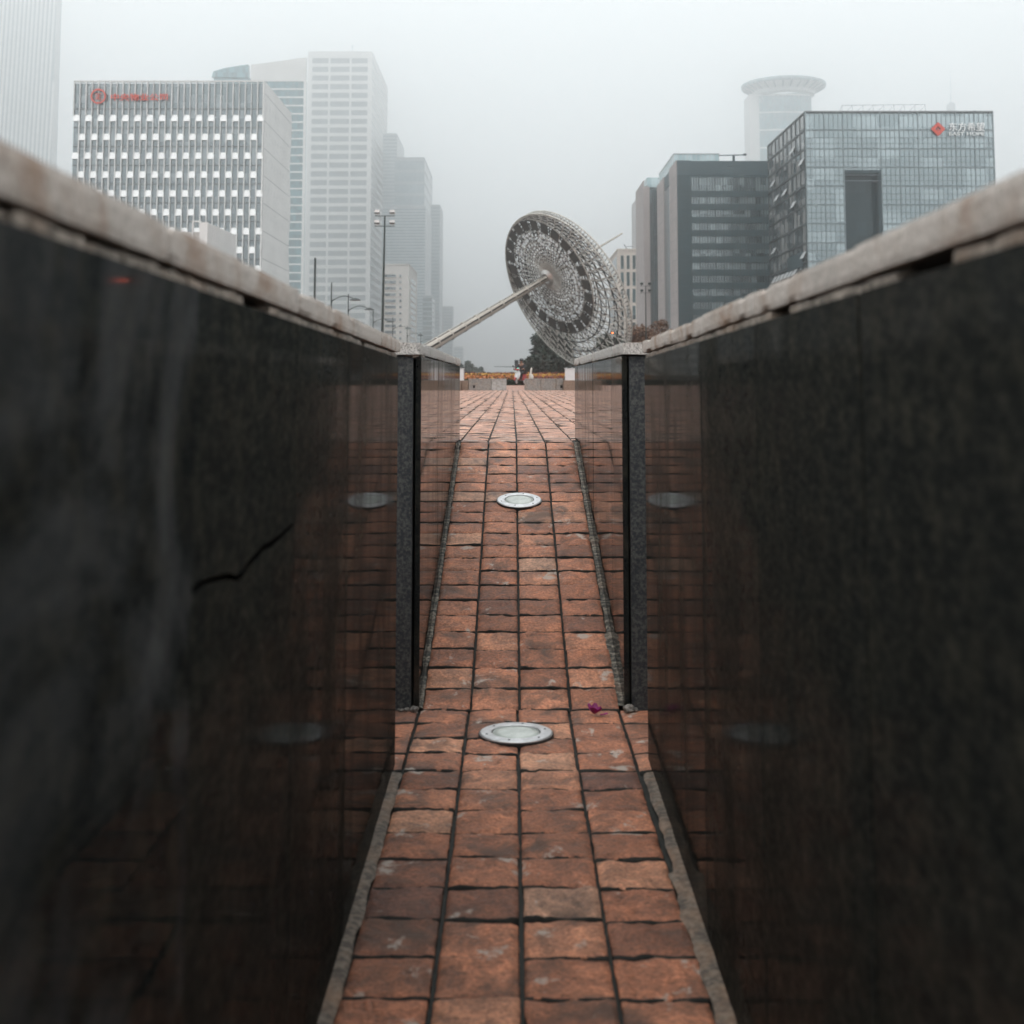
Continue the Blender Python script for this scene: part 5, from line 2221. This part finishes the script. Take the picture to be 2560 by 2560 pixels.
# --- dark block with louvre crown
def dark_right():
    Y = 335.0
    px_l = 1694.5
    x0 = at(px_l, 600, Y).x
    x1 = at(1945, 600, Y).x
    z1 = zat(403, Y)
    xg = at(1728.5, 600, Y).x
    root = building('office_building', 'dark glass office block with a grey louvre crown and pale striped flank', x0, x1, Y, 36)
    yb = x0 / ((1647.5 - HX) / F) - TILT * 22
    zl = zat(440, Y)
    mb = MB()
    mb.box(x0 + .15, x1, Y + .3, yb - .3, ZG, zl)
    mb.build('glazing', G_R2, root)
    mb = MB()
    mb.box(x0, xg, Y, Y + .29, ZG, z1 - .01)
    mb.build('corner_wall', M_DKCLAD, root)
    mb = MB()
    mb.box(x0 + .02, x1, Y + .31, yb - .3, zl + .002, z1 - .3)
    mb.build('crown_wall', M_DKCLAD, root)
    mb = MB()
    for z in lin(zl + .3, z1 - .3, 8):
        mb.box(xg + .002, x1, Y - .1, Y + .3, z - .14, z + .14)
        mb.box(x0 + .01, xg, Y - .1, Y - .003, z - .14, z + .14)
    mb.build('louver', M_LOUV, root)
    st = 33.05 * (Y + 3) / F
    mb = MB()
    z = zat(462, Y)
    mb.box(xg, x1, Y - .02, Y + .35, zl - .55, zl - .01)
    while z > 2:
        mb.box(xg + .002, x1, Y + .02, Y + .36, z - st, z - st * .52)
        mb.box(x0 - .02, xg - .01, Y - .04, Y - .002, z - st * .80, z - st * .77)
        z -= st
    mb.build('spandrel_cladding', M_MULLT, root)
    mb = MB()
    for i, x in enumerate(lin(xg + .1, x1 - .1, 32)):
        w = .11 if i % 3 == 0 else .05
        mb.box(x - w, x + w, Y - .06, Y + .35, ZG, zl - .56)
    mb.build('mullion', M_MULL, root)
    # flank: pale and dark vertical strips
    ys = [Y - .02, Y + (yb - Y) * .33, Y + (yb - Y) * .63, yb]
    for i, m in enumerate((M_PINK, G_DKTEAL, M_PINK)):
        mb = MB()
        mb.box(x0 - (.25 if i != 1 else .05), x0 + .14, ys[i] + .31, ys[i + 1] + .3, ZG, z1 - (0 if i != 1 else 4.5))
        mb.build(('flank_wall', 'flank_glazing', 'flank_wall')[i], m, root)
    for i in (0, 2):
        mb = MB()
        for k in range(14):
            z = z1 - 4 - k * 2.8
            if z > 2:
                mb.box(x0 - .29, x0 - .252, ys[i] + .4, ys[i + 1] + .2, z - .05, z + .05)
        mb.build('flank_groove', M_MULLG, root)
    # rooftop glass penthouse
    pa, pb = at(1676, 388, Y + 8), at(1797, 388, Y + 8)
    mb = MB()
    mb.box(pa.x + .9, pb.x, Y + 8, yb - 2, z1 - .28, pa.z)
    ph = mb.build('penthouse', G_PALE, root)
    mb = MB()
    for x in lin(pa.x + .9, pb.x, 10):
        mb.box(x - .07, x + .07, Y + 7.9, Y + 8.05, z1 - .2, pa.z)
    mb.box(pa.x + .8, pb.x + .1, Y + 7.85, yb - 1.9, pa.z + .002, pa.z + .25)
    mb.build('penthouse_mullion', M_FRAMEW, ph)
    # window cleaning gantry
    q0, q1 = at(1797, 391, Y + 6), at(1862, 389.5, Y + 6)
    mb = MB()
    mb.tube((q0.x, Y + 6, q0.z), (q1.x, Y + 6, q1.z), .14, n=6)
    mb.box(q1.x - .4, q1.x + .4, Y + 5.7, Y + 6.3, q1.z - .2, q1.z + .3)
    s_ = at(1834, 396, Y + 6)
    mb.box(s_.x - .3, s_.x + .3, Y + 5.7, Y + 6.3, z1 - .3, s_.z + .5)
    mb.build('cleaning_gantry', M_DKCLAD, root)


dark_right()


# --- grey block with a teal glass slot, left of the dark block
def slot_block():
    Y = 385.0
    x0, x1 = at(1612, 600, Y).x, at(1650, 600, Y).x
    z1 = zat(444, Y)
    yb = x0 / ((1592.5 - HX) / F) - TILT * 30
    root = building('office_building', 'grey stone block with a narrow teal glass slot beside the dark block', x0, x1, Y, yb - Y)
    xm = at(1625, 600, Y).x
    mb = MB()
    mb.box(x0, xm, Y, yb, ZG, z1 - 3)
    mb.build('wall', M_PINK, root)
    mb = MB()
    mb.box(xm + .002, x1, Y + .8, yb - .2, ZG, zat(476, Y))
    gl = mb.build('slot_glazing', G_DKTEAL, root)
    mb = MB()
    for x in lin(xm + .3, x1 - .1, 5):
        mb.box(x - .08, x + .08, Y + .6, Y + .9, ZG, zat(477, Y))
    for py in (541, 587, 657):
        z = zat(py, Y)
        mb.box(xm + 1.3, xm + 2.2, Y + .55, Y + .95, z - .12, z + .12)
    mb.build('mullion', M_MULLG, gl)
    mb = MB()
    mb.box(x0 + 1.0, x1, Y + 1.5, yb - .3, z1 - 2.99, z1)
    mb.build('roof_glazing', G_PALE, root)
    mb = MB()
    mb.box(x0 - .2, x0 - .003, Y + .4, yb, ZG, z1 - 1)
    mb.build('flank_wall', M_PINK, root)


slot_block()
banded('office_building', 'thin pinkish grey block edge left of the grey slot block', 1589, 1600, 505, 1100, 30, G_FAR, M_PINK, 9, .8, 1581.5, flank=-1)


# --- beige block with tall windows in three columns
def beige_right():
    Y = 460.0
    x0, x1 = at(1545, 760, Y).x, at(1615, 760, Y).x
    z1 = zat(628, Y)
    yb = x0 / ((1523.5 - HX) / F) - TILT * 35
    root = building('office_building', 'beige stone block with tall narrow windows beside the sundial disc', x0, x1, Y, yb - Y)
    mb = MB()
    mb.box(x0, x1, Y, yb, ZG + 6, z1)
    mb.build('wall', M_BEIGE, root)
    mb = MB()
    mb.box(x0 + .3, x1, Y + .5, yb - .3, ZG, ZG + 5.99)
    mb.build('base_glazing', G_DKTEAL, root)
    for r in range(6):
        pa, pb = 639.5 + r * 41.8, 673.5 + r * 41.8
        for q in range(4):
            a, b = 1551.8 + q * 14.8, 1559.3 + q * 14.8
            A, B = at(a, pa, Y), at(b, pb, Y)
            if B.z < ZG + 7:
                continue
            mb = MB()
            mb.box(A.x, B.x, Y - .05, Y + .08, B.z, A.z)
            w = mb.build('window', G_DKTEAL, root)
            mb = MB()
            mb.box(A.x - .12, A.x - .003, Y - .15, Y - .002, B.z, A.z)
            mb.box(B.x + .003, B.x + .12, Y - .15, Y - .002, B.z, A.z)
            mb.build('reveal_frame', M_BEIGE2, w)
        A, B = at(1545, pa, Y), at(1545, pb, Y)
        mb = MB()
        if B.z > ZG + 7:
            mb.box(x0 - .05, x0 + .08, Y + (yb - Y) * .12, Y + (yb - Y) * .92, B.z, A.z)
            mb.build('flank_window', G_FAR, root)
    mb = MB()
    mb.box(x0 - .2, x1, Y - .2, yb + .2, z1 + .002, z1 + .7)
    mb.build('parapet', M_BEIGE, root)
    mb = MB()
    c = at(1566, 622, Y + 4)
    mb.tube((c.x, Y + 4, z1 + .6), (c.x, Y + 4, c.z), .35, n=6)
    p1, p2 = at(1560, 612, Y + 4), at(1582, 617.5, Y + 4)
    mb.tube(c, p1, .12, n=5)
    mb.tube(at(1562, 618, Y + 4), p2, .1, n=5)
    mb.build('roof_crane', M_MULL, root)


beige_right()


# --- round-topped tower with a flared saucer crown
def saucer_tower():
    Y = 1900.0
    k_ = 3.0
    x0, x1 = at(1876, 350, Y).x, at(2032.5, 350, Y).x
    z1 = zat(236, Y)
    root = building('office_tower', 'pale tower crowned by a wide flared saucer ring, fading in fog', x0, x1, Y, 30)
    xm = at(1901, 350, Y).x
    cx = (x0 + x1) / 2
    mb = MB()
    mb.box(x0, xm, Y + 5, Y + 48, ZG, z1 - .5)
    mb.build('wall', M_WHITE2, root)
    # gently bowed glass front
    n = 16
    mb = MB()
    vs, fs = [], []
    for z in (ZG, z1):
        for i in range(n + 1):
            t = i / n
            vs.append((xm + .002 + (x1 - xm) * t, Y + 5 - 5.0 * sin(pi * t), z))
        vs.append((x1, Y + 48, z))
        vs.append((xm + .002, Y + 48, z))
    k = n + 3
    fs = [(i, (i + 1) % k, k + (i + 1) % k, k + i) for i in range(k)] + [tuple(range(k))[::-1], tuple(range(k, 2 * k))]
    mb.add(vs, fs)
    mb.build('glazing', G_TEAL, root)
    mb = MB()
    st = 9 * k_
    z = z1 - 3
    while z > 60:
        vs, fs = [], []
        for i in range(n + 1):
            t = i / n
            x = xm + (x1 - xm) * t
            y = Y + 4.7 - 5.0 * sin(pi * t)
            vs += [(x, y, z), (x, y, z + .8 * k_), (x, y + .4, z + .8 * k_), (x, y + .4, z)]
        for i in range(n):
            for j in range(4):
                w = (j + 1) % 4
                fs.append((i * 4 + j, i * 4 + w, i * 4 + 4 + w, i * 4 + 4 + j))
        mb.add(vs, fs)
        z -= st
    fix_normals(mb.build('band_cladding', M_WHITE2, root))
    cc = Vector((at(1967, 220, Y).x, Y + 24, 0))
    ro = (2066 - 1853) / 2 * (Y + 24) / F
    zt = zat(206, Y)
    zm = zat(212, Y)
    mb = MB()
    mb.lathe([(ro * .62, z1 - 2), (ro * .72, z1 + .5), (ro * .74, z1 + 2 * k_), (ro * .97, zt - 1.4 * k_), (ro * .95, zt - 1.3 * k_), (ro * .6, z1 + 2 * k_)], cc, 56)
    mb.build('crown_bowl', M_WHITE2, root)
    mb = MB()
    mb.lathe([(ro * .97, zt - 2.0 * k_), (ro, zt - 1.2 * k_), (ro, zt - .2 * k_), (ro * .98, zt), (ro * .94, zt), (ro * .94, zt - 1.2 * k_)], cc, 56)
    mb.build('crown_ring', G_TEAL, root)
    mb = MB()
    for k in range(28):
        t = 2 * pi * k / 28
        d = Vector((cos(t), sin(t), 0))
        mb.tube(cc + d * ro * .755 + Vector((0, 0, z1 + 2 * k_)), cc + d * ro * .99 + Vector((0, 0, zt - 1.6 * k_)), .45 * k_, n=4)
    mb.build('crown_rib', M_MULLT, root)


saucer_tower()

# --- faint mast tower beyond the glass block
Y = 2600.0
a = at(2380, 262, Y)
root = building('mast_tower', 'faint slender mast tower peeping over the glass block roof', a.x - 8, a.x + 8, Y, 16)
mb = MB()
mb.box(a.x - 7, a.x + 7, Y, Y + 14, ZG, zat(262, Y) - .1)
mb.build('shaft', M_HZ, root)
mb = MB()
mb.box(a.x - 4, a.x + 4, Y + 2, Y + 10, zat(262, Y) - .098, zat(258, Y))
mb.tube((a.x, Y + 6, zat(258, Y)), (a.x + 1, Y + 6, zat(180, Y)), .9, .3, 6)
for py, w in ((222, 4), (180, 3)):
    mb.box(a.x - w, a.x + w, Y + 5.5, Y + 6.5, zat(py, Y) - .5, zat(py, Y) + .5)
mb.build('antenna', M_HZ, root)

# ------------------------------------------------------------------ air, sky, sun, camera
m = bpy.data.materials.new('mist')
m.use_nodes = True
nt = m.node_tree
for n in list(nt.nodes):
    if n.type != 'OUTPUT_MATERIAL':
        nt.nodes.remove(n)
out = [n for n in nt.nodes if n.type == 'OUTPUT_MATERIAL'][0]
pv = nt.nodes.new('ShaderNodeVolumePrincipled')
pv.inputs['Color'].default_value = (0.98, 0.992, 0.997, 1)
pv.inputs['Density'].default_value = 0.0007
pv.inputs['Anisotropy'].default_value = 0.9
pv.inputs['Density Attribute'].default_value = ''
nt.links.new(pv.outputs['Volume'], out.inputs['Volume'])
mb = MB()
mb.box(-3100, 3100, -300, 3100, -1.05, 700)
hz = mb.build('haze', m, own_origin=False, kind='stuff')
hz['label'] = 'pale grey city fog filling the whole air'

W = bpy.data.worlds.new('World')
S.world = W
W.use_nodes = True
nt = W.node_tree
bg = nt.nodes['Background']
wo = nt.nodes['World Output']
EL, AZ = radians(58), radians(200)
sk = nt.nodes.new('ShaderNodeTexSky')
sk.sky_type = 'NISHITA'
sk.sun_disc = False
sk.sun_elevation = EL
sk.sun_rotation = AZ
sk.dust_density = 6
hs = nt.nodes.new('ShaderNodeHueSaturation')
hs.inputs['Saturation'].default_value = 0.25
nt.links.new(sk.outputs[0], hs.inputs['Color'])
nt.links.new(hs.outputs[0], bg.inputs['Color'])
bg.inputs['Strength'].default_value = 0.05
# the overcast: three times brighter overhead than at the horizon
tc = nt.nodes.new('ShaderNodeTexCoord')
sx = nt.nodes.new('ShaderNodeSeparateXYZ')
nt.links.new(tc.outputs['Generated'], sx.inputs[0])
SKY = [(0.0, (0.35, 0.357, 0.37)), (0.025, (0.40, 0.409, 0.423)), (0.06, (0.58, 0.602, 0.616)), (0.10, (0.80, 0.836, 0.850)), (0.15, (0.96, 1.006, 1.017)), (0.21, (1.0, 1.05, 1.058)), (0.32, (0.97, 1.02, 1.025)), (0.5, (1.2, 1.25, 1.25)), (1.0, (1.6, 1.65, 1.64))]
rc = ramp(nt, sx.outputs['Z'], SKY)
bg2 = nt.nodes.new('ShaderNodeBackground')
nt.links.new(rc, bg2.inputs['Color'])
bg2.inputs['Strength'].default_value = 1.0
ad = nt.nodes.new('ShaderNodeAddShader')
nt.links.new(bg.outputs[0], ad.inputs[0])
nt.links.new(bg2.outputs[0], ad.inputs[1])
nt.links.new(ad.outputs[0], wo.inputs['Surface'])

sl = bpy.data.lights.new('sun', 'SUN')
sl.energy = 0.7
sl.angle = radians(25)
sl.color = (1.0, 0.97, 0.93)
so = bpy.data.objects.new('sun', sl)
COL.objects.link(so)
d = Vector((sin(AZ) * cos(EL), cos(AZ) * cos(EL), sin(EL)))
so.rotation_euler = d.to_track_quat('Z', 'Y').to_euler()

cam = bpy.data.cameras.new('camera')
co = bpy.data.objects.new('camera', cam)
COL.objects.link(co)
co.location = (0, 0, 1.0)
co.rotation_euler = (pi / 2 + math.atan(TILT), 0, 0)
fpx = F * cos(math.atan(TILT))
cam.sensor_fit = 'HORIZONTAL'
cam.sensor_width = 36
cam.lens = 36 * fpx / 2560
cam.shift_y = -(1280 - (HY - fpx * TILT)) / 2560
cam.clip_start = 0.05
cam.clip_end = 4000
cam.dof.use_dof = True
cam.dof.focus_distance = 7.0
cam.dof.aperture_fstop = 5.6
S.camera = co

S.view_settings.view_transform = 'Standard'
S.view_settings.look = 'None'
S.view_settings.gamma = 1
S.view_settings.exposure = 0
S.render.engine = 'CYCLES'
cy = S.cycles
cy.use_denoising = True
cy.max_bounces = 8
cy.diffuse_bounces = 3
cy.glossy_bounces = 4
cy.volume_bounces = 2
cy.transparent_max_bounces = 8
cy.sample_clamp_indirect = 6
